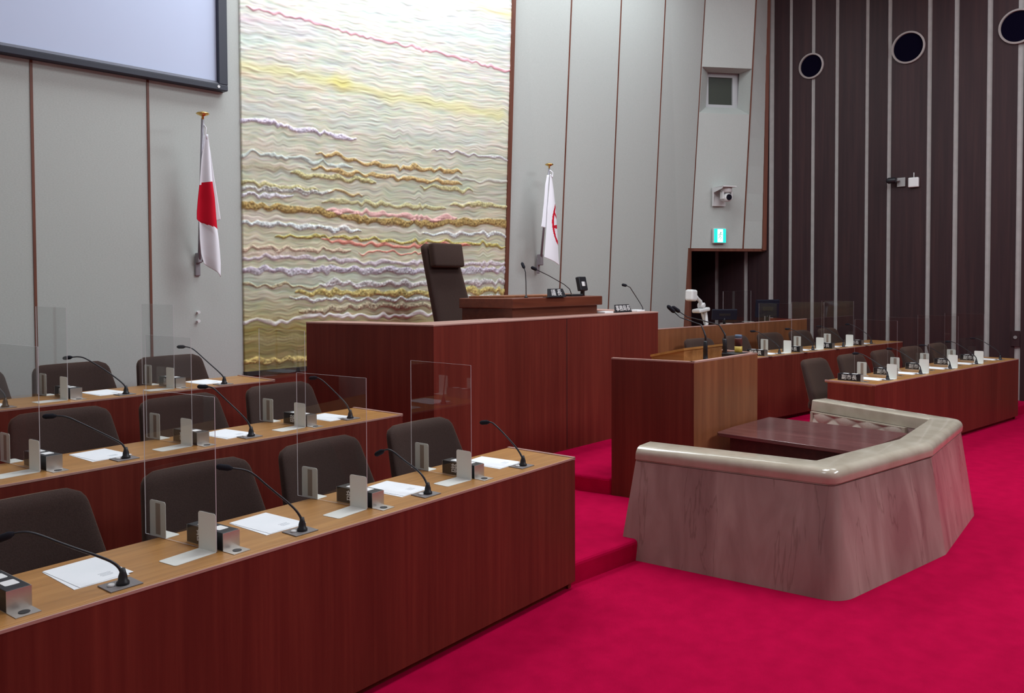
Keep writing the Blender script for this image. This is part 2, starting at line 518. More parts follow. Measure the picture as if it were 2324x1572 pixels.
w = MB()
th = Vector((.06, .12, 0))
o4 = {k: onbay(*p) for k, p in dict(TL=(1599, 150), TR=(1703, 159.6), BR=(1699, 260), BL=(1590, 257)).items()}
zt = (o4['TL'].z + o4['TR'].z) / 2; zb = (o4['BL'].z + o4['BR'].z) / 2
def lerpl(la, lb, t): return lambda z: la(z) + (lb(z) - la(z)) * t
ta = .02; tb = max(0.6, (o4['TR'] - fj[0](zt)).length / (fj[1](zt) - fj[0](zt)).length)
la = lerpl(fj[0], fj[1], ta); lb = lerpl(fj[0], fj[1], tb)
sheet(w, [fj[0], la], ZS, ZC, th); sheet(w, [lb, fj[1]], ZS, ZC, th); sheet(w, [fj[1], fj[2]], ZS, ZC, th, 10)
sheet(w, [la, lb], ZS, zb, th); sheet(w, [la, lb], zt, ZC, th)
struct(w.build('wall_corner', M['wall']))
# niche splays and window
back = Vector((.14, .26, 0))
def nb(t, z): return la(z) + (lb(z) - la(z)) * t + back
zi0, zi1 = zb + .17, zt - .02
ni = MB()
i4 = [nb(.29, zi0), nb(.93, zi0), nb(.93, zi1), nb(.29, zi1)]
q4 = [la(zb), lb(zb), lb(zt), la(zt)]
for i in range(4):
    j = (i + 1) % 4; ni.quad([q4[i], q4[j], i4[j], i4[i]])
nich = ni.build('niche_reveal', M['wall'])
wn = thing('window_1', 'small grey framed window in a splayed niche high on the corner wall', 'window', tuple(i4[0])); wn['kind'] = 'structure'
o = Vector(i4[0])
def rel(p): return Vector(p) - o
fr = MB(); ux = (i4[1] - i4[0]).normalized(); vz = Vector((0, 0, 1)); L1 = (i4[1] - i4[0]).length; L2 = zi1 - zi0
nn = Vector((.45, .9, 0)).normalized()
def fb(a0, b0, a1, b1, dth=.05, m=fr, off=0):
    m.extr([ux * a0 + vz * b0 + nn * off, ux * a1 + vz * b0 + nn * off, ux * a1 + vz * b1 + nn * off, ux * a0 + vz * b1 + nn * off], nn * dth)
fb(-.02, -.02, L1 + .02, .05); fb(-.02, L2 - .07, L1 + .02, L2 + .02); fb(-.02, .05, .05, L2 - .07); fb(L1 - .10, .05, L1 + .02, L2 - .07)
wf_ = fr.build('window_frame', M['winframe'], wn)
pg = MB(); fb(.05, .05, L1 - .10, L2 - .07, .01, pg, .03); pg.build('pane', M['winglass'], wf_)
nich.parent = wn; nich.location = -o

# joint strips
s = MB()
def strip(mb, line, z0, z1, wdt=.018, dep=.008, dirx=Vector((1, 0, 0)), nrm=Vector((0, -1, 0))):
    p0 = line(z0); p1 = line(z1)
    mb.extr([p0 - dirx * wdt / 2, p0 + dirx * wdt / 2, p1 + dirx * wdt / 2, p1 - dirx * wdt / 2], nrm * dep)
for l in joints[1:]: strip(s, l, T3, ZC, .022)
for l in rj[1:4]: strip(s, l, 0, ZC, .022)
strip(s, rj[4], 0, ZC, .022); strip(s, fj[1], ZS, ZC, .024, .01, d30, -n30)
st = s.build('joint_strip', M['trimwood'], wall_front)
# brown trims
s = MB(); strip(s, lambda z: MURR(z) + Vector((.02, 0, 0)), .3, ZC, .055, .05); struct(s.build('trim_1', M['trimwood']))
s = MB(); strip(s, lambda z: fj[2](z) - d30 * .03, ZS - .03, ZC, .075, .04, d30, -n30)
s.extr([fj[0](ZS), fj[2](ZS), fj[2](ZS - .05), fj[0](ZS - .05)], n30 * .30)
s.extr([A_ + Vector((-.07, -.02, -A_.z)), A_ + Vector((0, -.02, -A_.z)), Vector((A_.x, YW - .02, ZS)), Vector((A_.x - .07, YW - .02, ZS))], (0, .14, 0))
struct(s.build('trim_2', M['trimwood']))
# wood skirting under the mural
s = MB(); s.box2((4.33, YW - .06, T2), (8.24, YW + .05, 1.04)); struct(s.build('baseboard_front', M['panel']))
s = MB(); s.box2((4.33, YW - .075, 1.041), (8.24, YW + .05, 1.085)); struct(s.build('trim_3', M['chair_dark']))
# passage behind the turned bay
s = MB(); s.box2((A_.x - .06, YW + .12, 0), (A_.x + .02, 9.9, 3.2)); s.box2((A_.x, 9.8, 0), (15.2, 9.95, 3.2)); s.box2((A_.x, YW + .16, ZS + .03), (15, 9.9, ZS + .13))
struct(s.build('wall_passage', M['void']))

# --- right wall: dark planks over grey strips
w = MB(); w.box2((XR + .03, YB, 0), (XR + .2, 9.9, ZC)); wall_right = struct(w.build('wall_right', M['strip']))
px = [1626, 1692, 1749, 1792, 1842.5, 1896, 1964, 2014.5, 2104.5, 2165, 2240, 2310]
gw = [9, 9, 12, 8, 9, 9, 9, 10, 11, 12, 13, 14]
ys = []
for x, g in zip(px, gw):
    ya = atpl(x - g / 2, 650, (XR, 0, 0), (1, 0, 0)).y; yb2 = atpl(x + g / 2, 650, (XR, 0, 0), (1, 0, 0)).y; ys.append((ya, yb2))
PORT = [(1842, 150, .225), (2062, 108, .262), (2311, 60, .262)]
pp = [(atpl(x, y, (XR, 0, 0), (1, 0, 0)), r) for x, y, r in PORT]
pl = MB()
edges = [9.9] + [y for pr in ys for y in pr]
k = 0
ed = [9.9]
for a, b in ys: ed += [a, b]
extra = ys[-1][1]
gaps = [.47, .36, .52, .38, .47, .36, .52, .38] * 4
y = extra
for g in gaps:
    if y - g < YB: break
    ed += [y - g, y - g - .085]; y = y - g - .085
ed.append(YB)
for i in range(0, len(ed) - 1, 2):
    pl.box2((XR, ed[i + 1], 0), (XR + .05, ed[i], ZC))
pl.build('plank_panelling', M['plank'], wall_right)
for i, (P, r) in enumerate(pp):
    t = thing('porthole', ['round porthole with pale rim high on dark wall, nearest the exit corner',
                           'middle round porthole with pale rim high on the dark plank wall',
                           'round porthole cut by the right picture edge on the dark wall'][i], 'porthole', (XR, P.y, P.z), 0, 'round portholes on the dark wall')
    m_ = MB(); m_.lathe([(r, -.03), (r, .0), (r - .012, .012), (r - .03, .012), (r - .04, 0), (r - .04, -.03)], (-.005, 0, 0), 40, 'X')
    # ring: outer and inner wall
    bm = MB()
    for rr0, rr1, x0, x1 in ((r, r, 0, -.03), (r, r - .028, -.03, -.035), (r - .028, r - .032, -.035, .0)):
        bm.grid(lambda u, v, a=rr0, b=rr1, p=x0, q=x1: (p + (q - p) * v, (a + (b - a) * v) * math.cos(u * 2 * math.pi), (a + (b - a) * v) * math.sin(u * 2 * math.pi)), 48, 1)
    m_.bm.free()
    bm.build('rim', M['portring'], t)
    bm = MB(); bm.lathe([(r - .028, 0), (r - .028, -.006)], (0, 0, 0), 48, 'X'); bm.build('dark_opening', M['portdark'], t)

# ================================================================== MURAL (woven relief, its own colours)
NXm, NYm = 560, 760
def mural():
    pxx = np.linspace(0, 1, NXm + 1); pyy = np.linspace(0, 1, NYm + 1)
    ztop, zbot = 7.3, 1.085
    # grid in wall coordinates
    P = np.zeros((NXm + 1, NYm + 1, 3))
    Lz = np.array([zbot + (ztop - zbot) * t for t in pyy])
    l = np.array([list(MURL(z)) for z in Lz]); r = np.array([list(MURR(z)) for z in Lz])
    for i, t in enumerate(pxx): P[i] = l + (r - l) * t
    P[:, :, 1] -= .02
    # design coordinates: the photograph's own layout
    D = P - np.array(CAM); fz = D @ np.array(fw); u = CX + F * (D @ np.array(RX)) / fz; v = CY - F * (D @ np.array(UX)) / fz
    def smooth_noise(n, m, seed, amp=1.0):
        g = np.random.default_rng(seed).normal(size=(n + 3, m + 3))
        a = pxx * n; b = pyy * m; ia = np.clip(a.astype(int), 0, n); ib = np.clip(b.astype(int), 0, m); fa = a - ia; fb_ = b - ib
        fa = fa * fa * (3 - 2 * fa); fb_ = fb_ * fb_ * (3 - 2 * fb_)
        q = (g[ia][:, ib] * (1 - fa)[:, None] * (1 - fb_)[None] + g[ia + 1][:, ib] * fa[:, None] * (1 - fb_)[None]
             + g[ia][:, ib + 1] * (1 - fa)[:, None] * fb_[None] + g[ia + 1][:, ib + 1] * fa[:, None] * fb_[None])
        return q * amp
    # waves shared by all the yarns
    ph = smooth_noise(14, 10, 1, 1.6)
    wav = 1.7 * np.sin(u / 6.2 + ph * 1.1 + v / 37) + 1.5 * np.sin(u / 10.5 - v / 23 + 1.6 * ph) + smooth_noise(26, 16, 2, 1.3)
    grow = np.clip((v + 60) / 420, .45, 1)
    vv = v + wav * grow
    slope = .205 * np.clip(1 - v / 560, 0, 1.2)              # strokes run down to the right in the upper half
    base_y = [-400, 0, 120, 250, 330, 430, 560, 640, 720, 745, 840]
    base_c = np.array([[.70, .71, .69], [.70, .705, .68], [.67, .67, .62], [.66, .66, .57], [.585, .575, .49], [.53, .52, .42], [.585, .55, .41], [.52, .52, .42], [.44, .40, .24], [.30, .24, .085], [.28, .215, .09]])
    vb = vv - slope * (u - 850)
    C = np.stack([np.interp(vb, base_y, base_c[:, k]) for k in range(3)], -1)
    Hgt = np.zeros_like(u)
    # fine yarn streaks along the strokes
    for sd, per, am in ((3, 230, .050), (4, 95, .035), (5, 420, .060), (6, 640, .05)):
        g = np.random.default_rng(sd).normal(size=(60, per + 8)); q = (vb - vb.min()) / (vb.max() - vb.min()) * per; iq = np.clip(q.astype(int), 0, per + 5); fq = q - iq
        ux_ = np.clip((u - 540) / 625, 0, .999) * (9 + per // 24); iu = ux_.astype(int); fu = ux_ - iu; fu = fu * fu * (3 - 2 * fu)
        s1 = g[iu, iq] * (1 - fq) + g[iu, iq + 1] * fq; s2 = g[iu + 1, iq] * (1 - fq) + g[iu + 1, iq + 1] * fq; sN = s1 * (1 - fu) + s2 * fu
        Hgt += sN * .0011
        C *= (1 + am * sN)[..., None]
        tint = np.stack([np.sin(sN * 2.1 + .3), np.sin(sN * 2.1 + 2.3), np.sin(sN * 2.1 + 4.2)], -1)
        C *= 1 + .022 * tint
    def sc(x0, y0, sx, pts): return [(x0 + a / sx, y0 + b / sx) for a, b in pts]
    U3 = lambda *p: sc(540, 0, 3.631, p)
    L4 = lambda *p: sc(540, 400, 3.494, p)
    pink, lilac, yel, org, mint = (.85, .42, .50), (.66, .60, .70), (.78, .73, .30), (.76, .58, .42), (.62, .80, .74)
    gold, dgold, silver, olive, red = (.46, .31, .12), (.36, .24, .08), (.58, .58, .57), (.47, .42, .20), (.72, .28, .22)
    S = [  # path, colour, half width px, bead amount, opacity, softness
        (U3((60, 55), (250, 90), (500, 150), (750, 220), (1000, 290), (1250, 345), (1500, 400), (1750, 460), (2000, 525), (2200, 580)), pink, 3.2, 0, .85, 1),
        (U3((20, 180), (300, 205), (480, 260), (700, 290)), lilac, 14, 0, .5, 2),
        (U3((20, 150), (200, 165), (380, 200)), (.78, .55, .62), 3, 0, .5, 1.5),
        (U3((20, 545), (400, 590), (700, 660), (900, 700), (1200, 780), (1500, 830), (1800, 880), (2170, 950)), yel, 9, 0, .75, 1.8),
        (U3((700, 650), (880, 690), (980, 720)), (.70, .64, .18), 11, 0, .85, 1.6),
        (U3((20, 610), (300, 660), (520, 720), (780, 765)), org, 3, 0, .7, 1.3),
        (U3((20, 815), (180, 850), (420, 890)), org, 3, 0, .5, 1.3),
        (U3((1880, 20), (2080, 75), (2230, 120)), (.86, .78, .30), 6, 0, .75, 1.6),
        (U3((20, -120), (700, -70), (1400, 0), (2100, 60)), mint, 10, 0, .35, 2),
        (U3((1480, 190), (1700, 230), (1950, 290), (2220, 330)), mint, 11, 0, .55, 2),
        (U3((950, 80), (1100, 115), (1380, 160)), mint, 9, 0, .45, 2),
        (U3((2050, 200), (2220, 260)), (.55, .72, .80), 9, 0, .5, 2),
        (U3((20, 330), (200, 335), (420, 385)), mint, 8, 0, .45, 2),
        (U3((700, 980), (1300, 1060), (2100, 1180)), (.62, .68, .70), 12, 0, .35, 2),
        (U3((20, 870), (250, 920), (600, 990)), (.62, .66, .72), 12, 0, .45, 2),
        (U3((20, 985), (250, 1005), (450, 1055), (700, 1090), (850, 1125), (980, 1150)), (.66, .60, .72), 5.0, .9, .95, 1),
        (U3((1590, 1235), (1750, 1245), (1900, 1270), (2200, 1305)), (.52, .48, .52), 2.6, .4, .8, 1),
        (U3((20, 1170), (300, 1215), (640, 1255)), (.72, .62, .52), 5, .2, .6, 1.5),
        (U3((640, 1260), (850, 1285), (950, 1325), (1100, 1345), (1300, 1375), (1500, 1395), (1700, 1410), (1850, 1425)), gold, 4.6, .9, .92, 1),
        (U3((20, 1285), (120, 1255), (300, 1280), (430, 1310), (520, 1295), (620, 1340), (700, 1325), (800, 1370), (950, 1378)), (.50, .56, .53), 4, .4, .85, 1),
        (U3((600, 1380), (750, 1392), (900, 1430), (1100, 1440), (1350, 1470), (1600, 1495), (1850, 1515)), gold, 4.6, .9, .9, 1),
        (U3((1620, 1460), (1900, 1480), (2200, 1500)), (.52, .50, .46), 3, .3, .7, 1),
        (U3((20, 1365), (250, 1380), (500, 1385)), (.46, .38, .24), 4, .3, .7, 1.6),
        (U3((430, 1415), (650, 1450), (850, 1470), (1000, 1480), (1140, 1508)), olive, 6, .9, .92, 1),
        (L4((30, 45), (110, 45), (300, 80), (420, 90), (640, 100)), olive, 5, .9, .85, 1),
        (L4((30, 88), (300, 104), (600, 124), (760, 124)), (.50, .50, .48), 5, 1, .9, 1),
        (L4((30, 135), (200, 150), (440, 152)), (.60, .58, .64), 5, .9, .85, 1),
        (L4((700, 110), (860, 130), (1000, 160)), gold, 3, .6, .8, 1),
        (L4((1440, 85), (1650, 95), (1870, 120)), olive, 4.5, .8, .85, 1),
        (L4((660, 190), (1000, 215), (1300, 235), (1650, 262)), olive, 5, .6, .8, 1.1),
        (L4((1680, 232), (1900, 222), (2120, 232)), olive, 5.5, .9, .85, 1),
        (L4((30, 232), (200, 236), (400, 256), (650, 276), (850, 322), (1000, 347), (1200, 367), (1500, 370), (1800, 362), (2120, 367)), dgold, 8.2, 1, .95, 1),
        (L4((690, 262), (900, 284), (1200, 310), (1500, 332), (1740, 326)), (.74, .42, .40), 5.2, .3, .9, 1.1),
        (L4((30, 375), (300, 378), (600, 402), (800, 422), (980, 436)), (.56, .60, .60), 5.5, 1, .95, 1),
        (L4((1460, 455), (1700, 455), (2120, 460)), (.58, .62, .63), 4, .9, .9, 1),
        (L4((30, 330), (500, 345), (900, 400), (1400, 430), (2120, 430)), (.70, .62, .58), 4, .1, .6, 1.4),
        (L4((290, 480), (600, 476), (900, 490), (1200, 516), (1600, 520), (1900, 532), (2050, 552)), (.42, .34, .10), 3.4, .8, .95, 1),
        (L4((650, 502), (900, 532), (1200, 552), (1600, 547), (1850, 540)), red, 3.8, .3, .95, 1),
        (L4((30, 565), (250, 570), (500, 585), (800, 590), (900, 602)), (.55, .40, .30), 4.0, .8, .85, 1),
        (L4((950, 605), (1200, 602), (1550, 612)), red, 2.0, .3, .9, 1),
        (L4((30, 610), (300, 610), (600, 620)), (.66, .50, .44), 5, .4, .7, 1.3),
        (L4((30, 648), (400, 642), (700, 657), (1000, 682), (1100, 692), (1400, 682), (1700, 690), (2110, 690)), (.56, .48, .54), 4.4, .6, .85, 1),
        (L4((30, 740), (250, 746), (500, 756), (800, 736), (1050, 752), (1300, 746), (1630, 752), (1900, 742), (2100, 742)), (.47, .41, .49), 7, 1, .95, 1),
        (L4((30, 800), (700, 800), (1400, 790), (2100, 790)), (.60, .68, .58), 7, 0, .6, 1.3),
        (L4((30, 852), (200, 872), (400, 856), (520, 882), (640, 868)), (.40, .32, .20), 3, .8, .9, 1),
        (L4((640, 866), (800, 840), (1000, 862), (1200, 850), (1640, 850), (2100, 838)), (.52, .48, .49), 6.2, .9, .9, 1),
        (L4((450, 922), (650, 916), (900, 922), (1200, 926), (1650, 910), (2100, 905)), (.50, .40, .14), 7.0, 1, .95, 1),
        (L4((400, 966), (600, 976), (800, 970), (1100, 976), (1650, 960), (2100, 960)), (.58, .59, .58), 4, .9, .9, 1),
        (L4((480, 1076), (700, 1060), (850, 1042), (1100, 1020), (1300, 1026), (1680, 1020), (2100, 1015)), (.42, .35, .24), 6.2, 1, .92, 1),
        (L4((40, 1152), (150, 1130), (300, 1166), (450, 1132), (600, 1098), (800, 1102), (1100, 1110), (1650, 1082), (2100, 1070)), (.76, .74, .72), 4.2, .1, .95, 1),
        (L4((30, 1105), (300, 1130), (600, 1080)), (.44, .36, .18), 5, .2, .7, 1.4),
        (L4((40, 1290), (300, 1300), (560, 1270)), (.46, .38, .20), 6, .3, .6, 1.6),
        (L4((40, 1468), (200, 1462), (540, 1444), (900, 1425), (2100, 1380)), (.56, .42, .15), 6, 1, .95, 1),
    ]
    rnd = np.random.default_rng(9).normal(size=u.shape)
    bead = np.clip(smooth_noise(210, 300, 21) * .85 + rnd * .35 + .1, -1.3, 2.2)
    for path, col, hw, bd, op, soft in S:
        xs = [p[0] for p in path]; yy = [p[1] for p in path]
        cy_ = np.interp(u, xs, yy)
        taper = np.clip((u - xs[0]) / 26 + (.0 if xs[0] > 556 else 1), 0, 1) * np.clip((xs[-1] - u) / 26 + (0 if xs[-1] < 1125 else 1), 0, 1)
        h = hw * 1.25 * (.8 + .2 * np.sin(u / 13 + hw)) * np.sqrt(np.clip(taper, 0, 1)) + 1e-3
        rip = 1.5 * np.sin(u / (3.1 + .25 * hw) + hw * 3 + 2.2 * ph) + 1.3 * np.sin(u / 6.9 + hw * 5) if soft <= 1.1 else 0
        dd = np.abs(vv + rip - cy_) / h
        a = np.clip((1.15 - dd) / .35, 0, 1) * op * (taper > 0) if soft <= 1.1 else np.exp(-(dd / 1.5) ** 2) * op * .8 * np.clip(taper, 0, 1)
        cc = np.array(col)[None, None] * (1 + .32 * bd * bead)[..., None]
        C = C * (1 - a)[..., None] + cc * a[..., None]
        Hgt += a * (.003 + .006 * (soft <= 1.1) + .005 * bd) * np.clip(1 - (dd * .8) ** 2, 0, 1) + a * bd * .004 * bead
    # flatten towards the rims
    P[:, :, 1] -= np.clip(Hgt, -.012, .045)
    for e_, n_ in ((0, 1), (-1, -2)):                       # hem turned back to the wall
        P[e_, :, 1] += .05; P[n_, :, 0] = P[e_, :, 0]
    C = np.clip(C, .02, .95)
    verts = P.reshape(-1, 3)
    idx = np.arange((NXm + 1) * (NYm + 1)).reshape(NXm + 1, NYm + 1)
    q = np.stack([idx[:-1, :-1], idx[1:, :-1], idx[1:, 1:], idx[:-1, 1:]], -1).reshape(-1, 4)
    me = bpy.data.meshes.new('tapestry')
    me.vertices.add(len(verts)); me.vertices.foreach_set('co', verts.astype(np.float32).ravel())
    me.loops.add(q.size); me.loops.foreach_set('vertex_index', q.astype(np.int32).ravel())
    me.polygons.add(len(q)); me.polygons.foreach_set('loop_start', np.arange(0, q.size, 4, dtype=np.int32))
    me.polygons.foreach_set('loop_total', np.full(len(q), 4, dtype=np.int32)); me.polygons.foreach_set('use_smooth', np.ones(len(q), dtype=bool))
    me.update()
    at_ = me.color_attributes.new('yarn', 'FLOAT_COLOR', 'POINT')
    at_.data.foreach_set('color', np.concatenate([C.reshape(-1, 3), np.ones((len(verts), 1))], 1).astype(np.float32).ravel())
    m = mat('woven_yarn', (.6, .6, .5), .8, .2); t, N, L, B = nodes(m)
    vc = N.new('ShaderNodeVertexColor'); vc.layer_name = 'yarn'; L.new(vc.outputs[0], B.inputs['Base Color'])
    me.materials.append(m)
    o = bpy.data.objects.new('tapestry', me); COL.objects.link(o)
    return tag(o, 'huge woven relief wall tapestry of wavy gold, pink and silver bands', 'tapestry')


mural()

# ================================================================== PROJECTION SCREEN
p0 = aty(517.8, 211.2, YW - .1); p1 = aty(0, 113, YW - .1)
zs = (p0.z + p1.z) / 2; xs1 = p0.x; xs0 = xs1 - 4.6
t = thing('projection_screen', 'large white projection screen in a black frame on the left wall', 'projection screen', (xs1, YW, zs))
fwid = .095; hS = 2.9; wS = 4.6
m_ = MB(); m_.box2((-wS, -.10, 0), (0, -.0, fwid * .62), .006); m_.box2((-wS, -.10, hS - fwid), (0, 0, hS), .006)
m_.box2((-fwid, -.10, fwid * .62), (0, 0, hS - fwid), .006); m_.box2((-wS, -.10, fwid * .62), (-wS + fwid, 0, hS - fwid), .006)
frm = m_.build('frame', M['frame'], t)
m_ = MB(); m_.extr([(-wS + fwid, -.10, fwid * .62), (-wS + fwid, -.05, fwid * .62), (-wS + fwid, -.05, fwid * 1.0)], (wS - 2 * fwid + .02, 0, 0)); m_.build('frame_lip', M['frame_lip'], frm)
MB().box2((-wS + .05, -.05, .03), (-.05, -.03, hS - .05)).build('screen_cloth', M['screen'], t)
m_ = MB(); m_.lathe([(.014, 0), (.014, .004)], (-.10, -.104, .032), 14, 'Y'); m_.build('maker_badge', M['white_plastic'], frm)

# ================================================================== FLAGS


def gridcloth(mb, left, right, n, m, fold, thick=.004, ybase=0.0, matfn=None):
    """cloth between a left and a right outline given as (x,z) polylines from top to bottom"""
    def ev(line, t):
        zs_ = [p[1] for p in line][::-1]; xs_ = [p[0] for p in line][::-1]
        return t
    lz = np.array([p[1] for p in left]); lx = np.array([p[0] for p in left]); rz = np.array([p[1] for p in right]); rx = np.array([p[0] for p in right])
    ls = np.linspace(0, 1, len(left)); rs = np.linspace(0, 1, len(right))
    def fn(u, v):
        x0, z0 = np.interp(v, ls, lx), np.interp(v, ls, lz); x1, z1 = np.interp(v, rs, rx), np.interp(v, rs, rz)
        return (x0 + (x1 - x0) * u, ybase + fold(u, v), z0 + (z1 - z0) * u)
    g = mb.grid(fn, n, m)
    return g


YF = 7.58
# --- national flag
CY_ = YF
o1 = aty(447, 592, YW)
t = thing('flag', 'white flag with a red disc hanging from a tilted wall pole left of the tapestry', 'flag', (o1.x, YW, o1.z), 0)
O = Vector((o1.x, YW, o1.z))
def fp(x, y, Y=YF): return aty(x, y, Y) - O
top = fp(460, 268, 7.52)
m_ = MB(); m_.tube([(0, -.05, -.02), top * 1.0], [.017, .014], 10); po = m_.build('pole', M['pole'], t)
m_ = MB(); c_ = fp(460, 259, 7.515)
m_.lathe([(.004, -.05), (.012, -.045), (.012, -.02), (.05, -.006), (.062, .004), (.05, .014), (.012, .024), (.003, .028)], c_, 18); m_.build('finial', M['gold'], po)
m_ = MB(); m_.box((0, -.012, -.05), (.055, .024, .20), None, .01); m_.box((.0, -.04, .03), (.05, .07, .10), None, .01); m_.tube([(.02, -.07, .0), (.045, -.07, .02)], .012, 8)
m_.build('wall_bracket', M['bracket'], t)
m_ = MB(); a_ = fp(462, 282, 7.53); m_.tube([a_, a_ + Vector((.018, -.01, -.03)), a_ + Vector((.012, -.01, -.09)), a_ + Vector((.026, -.01, -.14))], .006, 6); m_.build('cord', M['flagwhite'], t)
Lx = [(465, 305), (458.5, 360), (456, 412), (453, 450), (450.5, 480), (450.5, 496), (456, 502), (457, 540), (460, 575), (467, 598)]
Rx = [(470, 305), (475, 350), (479.5, 410), (485, 450), (488, 490), (491, 520), (494.5, 548), (497, 575), (498.5, 600), (498.5, 628)]
def pick(a): q = [fp(p[0], p[1], CY_) for p in a]; return [(p.x, p.z) for p in q]
m_ = MB()
foldf = lambda u, v: .035 * math.sin(u * 5.2 + 1.0) * min(1, v * 3) - .02 * u
g = gridcloth(m_, pick(Lx), pick(Rx), 26, 70, foldf, ybase=YF - YW)
# red disc: the part of the cloth inside the printed disc as it hangs
ptop = [(456, 417), (465, 412), (480, 411)]
def uv_pix(co):
    D = co + O - CAM; z = D.dot(fw); return CX + F * D.dot(RX) / z, CY - F * D.dot(UX) / z
Tt = [(450, 424), (455, 419), (464, 413.5), (472, 411.5), (481, 411.5)]; Tb = [(450, 497), (456, 503), (462, 506), (475, 513), (492, 519.5)]
DISC = [fp(x, y) for x, y in Tt], [fp(x, y) for x, y in Tb]
dtx = [p.x for p in DISC[0]]; dtz = [p.z for p in DISC[0]]; dbx = [p.x for p in DISC[1]]; dbz = [p.z for p in DISC[1]]
for f_ in m_.bm.faces:
    c_ = f_.calc_center_median()
    if np.interp(c_.x, dbx, dbz) < c_.z < np.interp(c_.x, dtx, dtz): f_.material_index = 1
cl = m_.build('cloth', [M['flagwhite'], M['flagred']], t)
sm = cl.modifiers.new('thick', 'SOLIDIFY'); sm.thickness = .004
m_ = MB()
Lb = [(469, 306), (474, 340), (480, 400), (486, 450), (489, 480), (494, 502)]
Rb = [(472.5, 306), (479, 340), (488, 400), (496, 450), (500.5, 480), (503, 498)]
gridcloth(m_, pick(Lb), pick(Rb), 6, 30, lambda u, v: .030 - .012 * u, ybase=YF - YW)
cl = m_.build('cloth_fold', M['flagwhite'], t); sm = cl.modifiers.new('thick', 'SOLIDIFY'); sm.thickness = .004
# --- city flag
CY_ = 7.52
o1 = aty(1221, 594, YW)
t = thing('flag', 'white flag with a red wheel-like emblem hanging right of the tapestry', 'flag', (o1.x, YW, o1.z), 0)
O = Vector((o1.x, YW, o1.z)); top = fp(1246.5, 382, 7.60)
m_ = MB(); m_.tube([(0, -.05, -.02), top], [.017, .014], 10); po = m_.build('pole', M['pole'], t)
m_ = MB(); c_ = fp(1246.5, 374, 7.60)
m_.lathe([(.004, -.05), (.012, -.045), (.012, -.02), (.05, -.006), (.062, .004), (.05, .014), (.012, .024), (.003, .028)], c_, 18); m_.build('finial', M['gold'], po)
m_ = MB(); m_.box((-.01, -.012, -.06), (.055, .024, .22), None, .01); m_.box((.0, -.045, .03), (.055, .08, .16), None, .01); m_.build('wall_bracket', M['bracket'], t)
m_ = MB(); a_ = fp(1248, 386, 7.53); m_.tube([a_, a_ + Vector((.05, -.01, -.03)), a_ + Vector((.04, -.01, -.10)), a_ + Vector((.0, -.01, -.06))], .008, 6); m_.build('cord', M['flagwhite'], t)
m_ = MB()
Lx = [(1249, 396), (1247, 430), (1244, 470), (1242.5, 500), (1240, 540), (1238, 565), (1236.5, 583)]
Rx = [(1252, 398), (1257, 430), (1261.5, 468), (1264, 500), (1266, 530), (1268, 570), (1270, 602)]
gridcloth(m_, pick(Lx), pick(Rx), 30, 90, lambda u, v: .022 * math.sin(u * 4.0 + 2.6) * min(1, v * 3), ybase=7.52 - YW)
# emblem: a ring with spokes, cut off where the cloth folds away
ec = fp(1275, 506, CY_); er = (fp(1251.5, 506, CY_) - ec).length; eh = .30
for f_ in m_.bm.faces:
    c_ = f_.calc_center_median(); dx = (c_.x - ec.x) / er; dz = (c_.z - ec.z) / (er * 1.42)
    rr = math.hypot(dx, dz)
    on = abs(rr - .95) < .085
    if rr < .98 and (abs(dz - .40 + (dx + .80) * .55) < .075 or abs(dz + .20 - (dx + .8) * .10) < .075): on = True
    if on: f_.material_index = 1
cl = m_.build('cloth', [M['flagwhite'], M['flagred']], t); sm = cl.modifiers.new('thick', 'SOLIDIFY'); sm.thickness = .004
m_ = MB()
gridcloth(m_, pick([(1247, 396), (1243, 420), (1240, 460), (1236, 500), (1234, 514)]), pick([(1250, 397), (1248, 420), (1246, 460), (1243, 500), (1242, 517)]), 6, 30, lambda u, v: .045 - .02 * u, ybase=7.52 - YW)
cl = m_.build('cloth_fold', M['flagwhite'], t); sm = cl.modifiers.new('thick', 'SOLIDIFY'); sm.thickness = .004
# two small hooks under the national flag
for i, (x, y) in enumerate(((448, 708), (448, 728))):
    p = aty(x, y, YW)
    m_ = MB(); m_.lathe([(.016, 0), (.016, .006), (.006, .008), (.006, .03), (.012, .032), (.012, .038)], (0, -.038, 0), 12, 'Y'); h = m_.build('wall_hook', M['white_plastic'])
    h.location = (p.x, p.y, p.z); tag(h, ['tiny white wall hook below the red disc flag, upper one', 'tiny white wall hook below the red disc flag, lower one'][i], 'hook', 'wall hooks below the flag')

# ================================================================== DESK ROWS


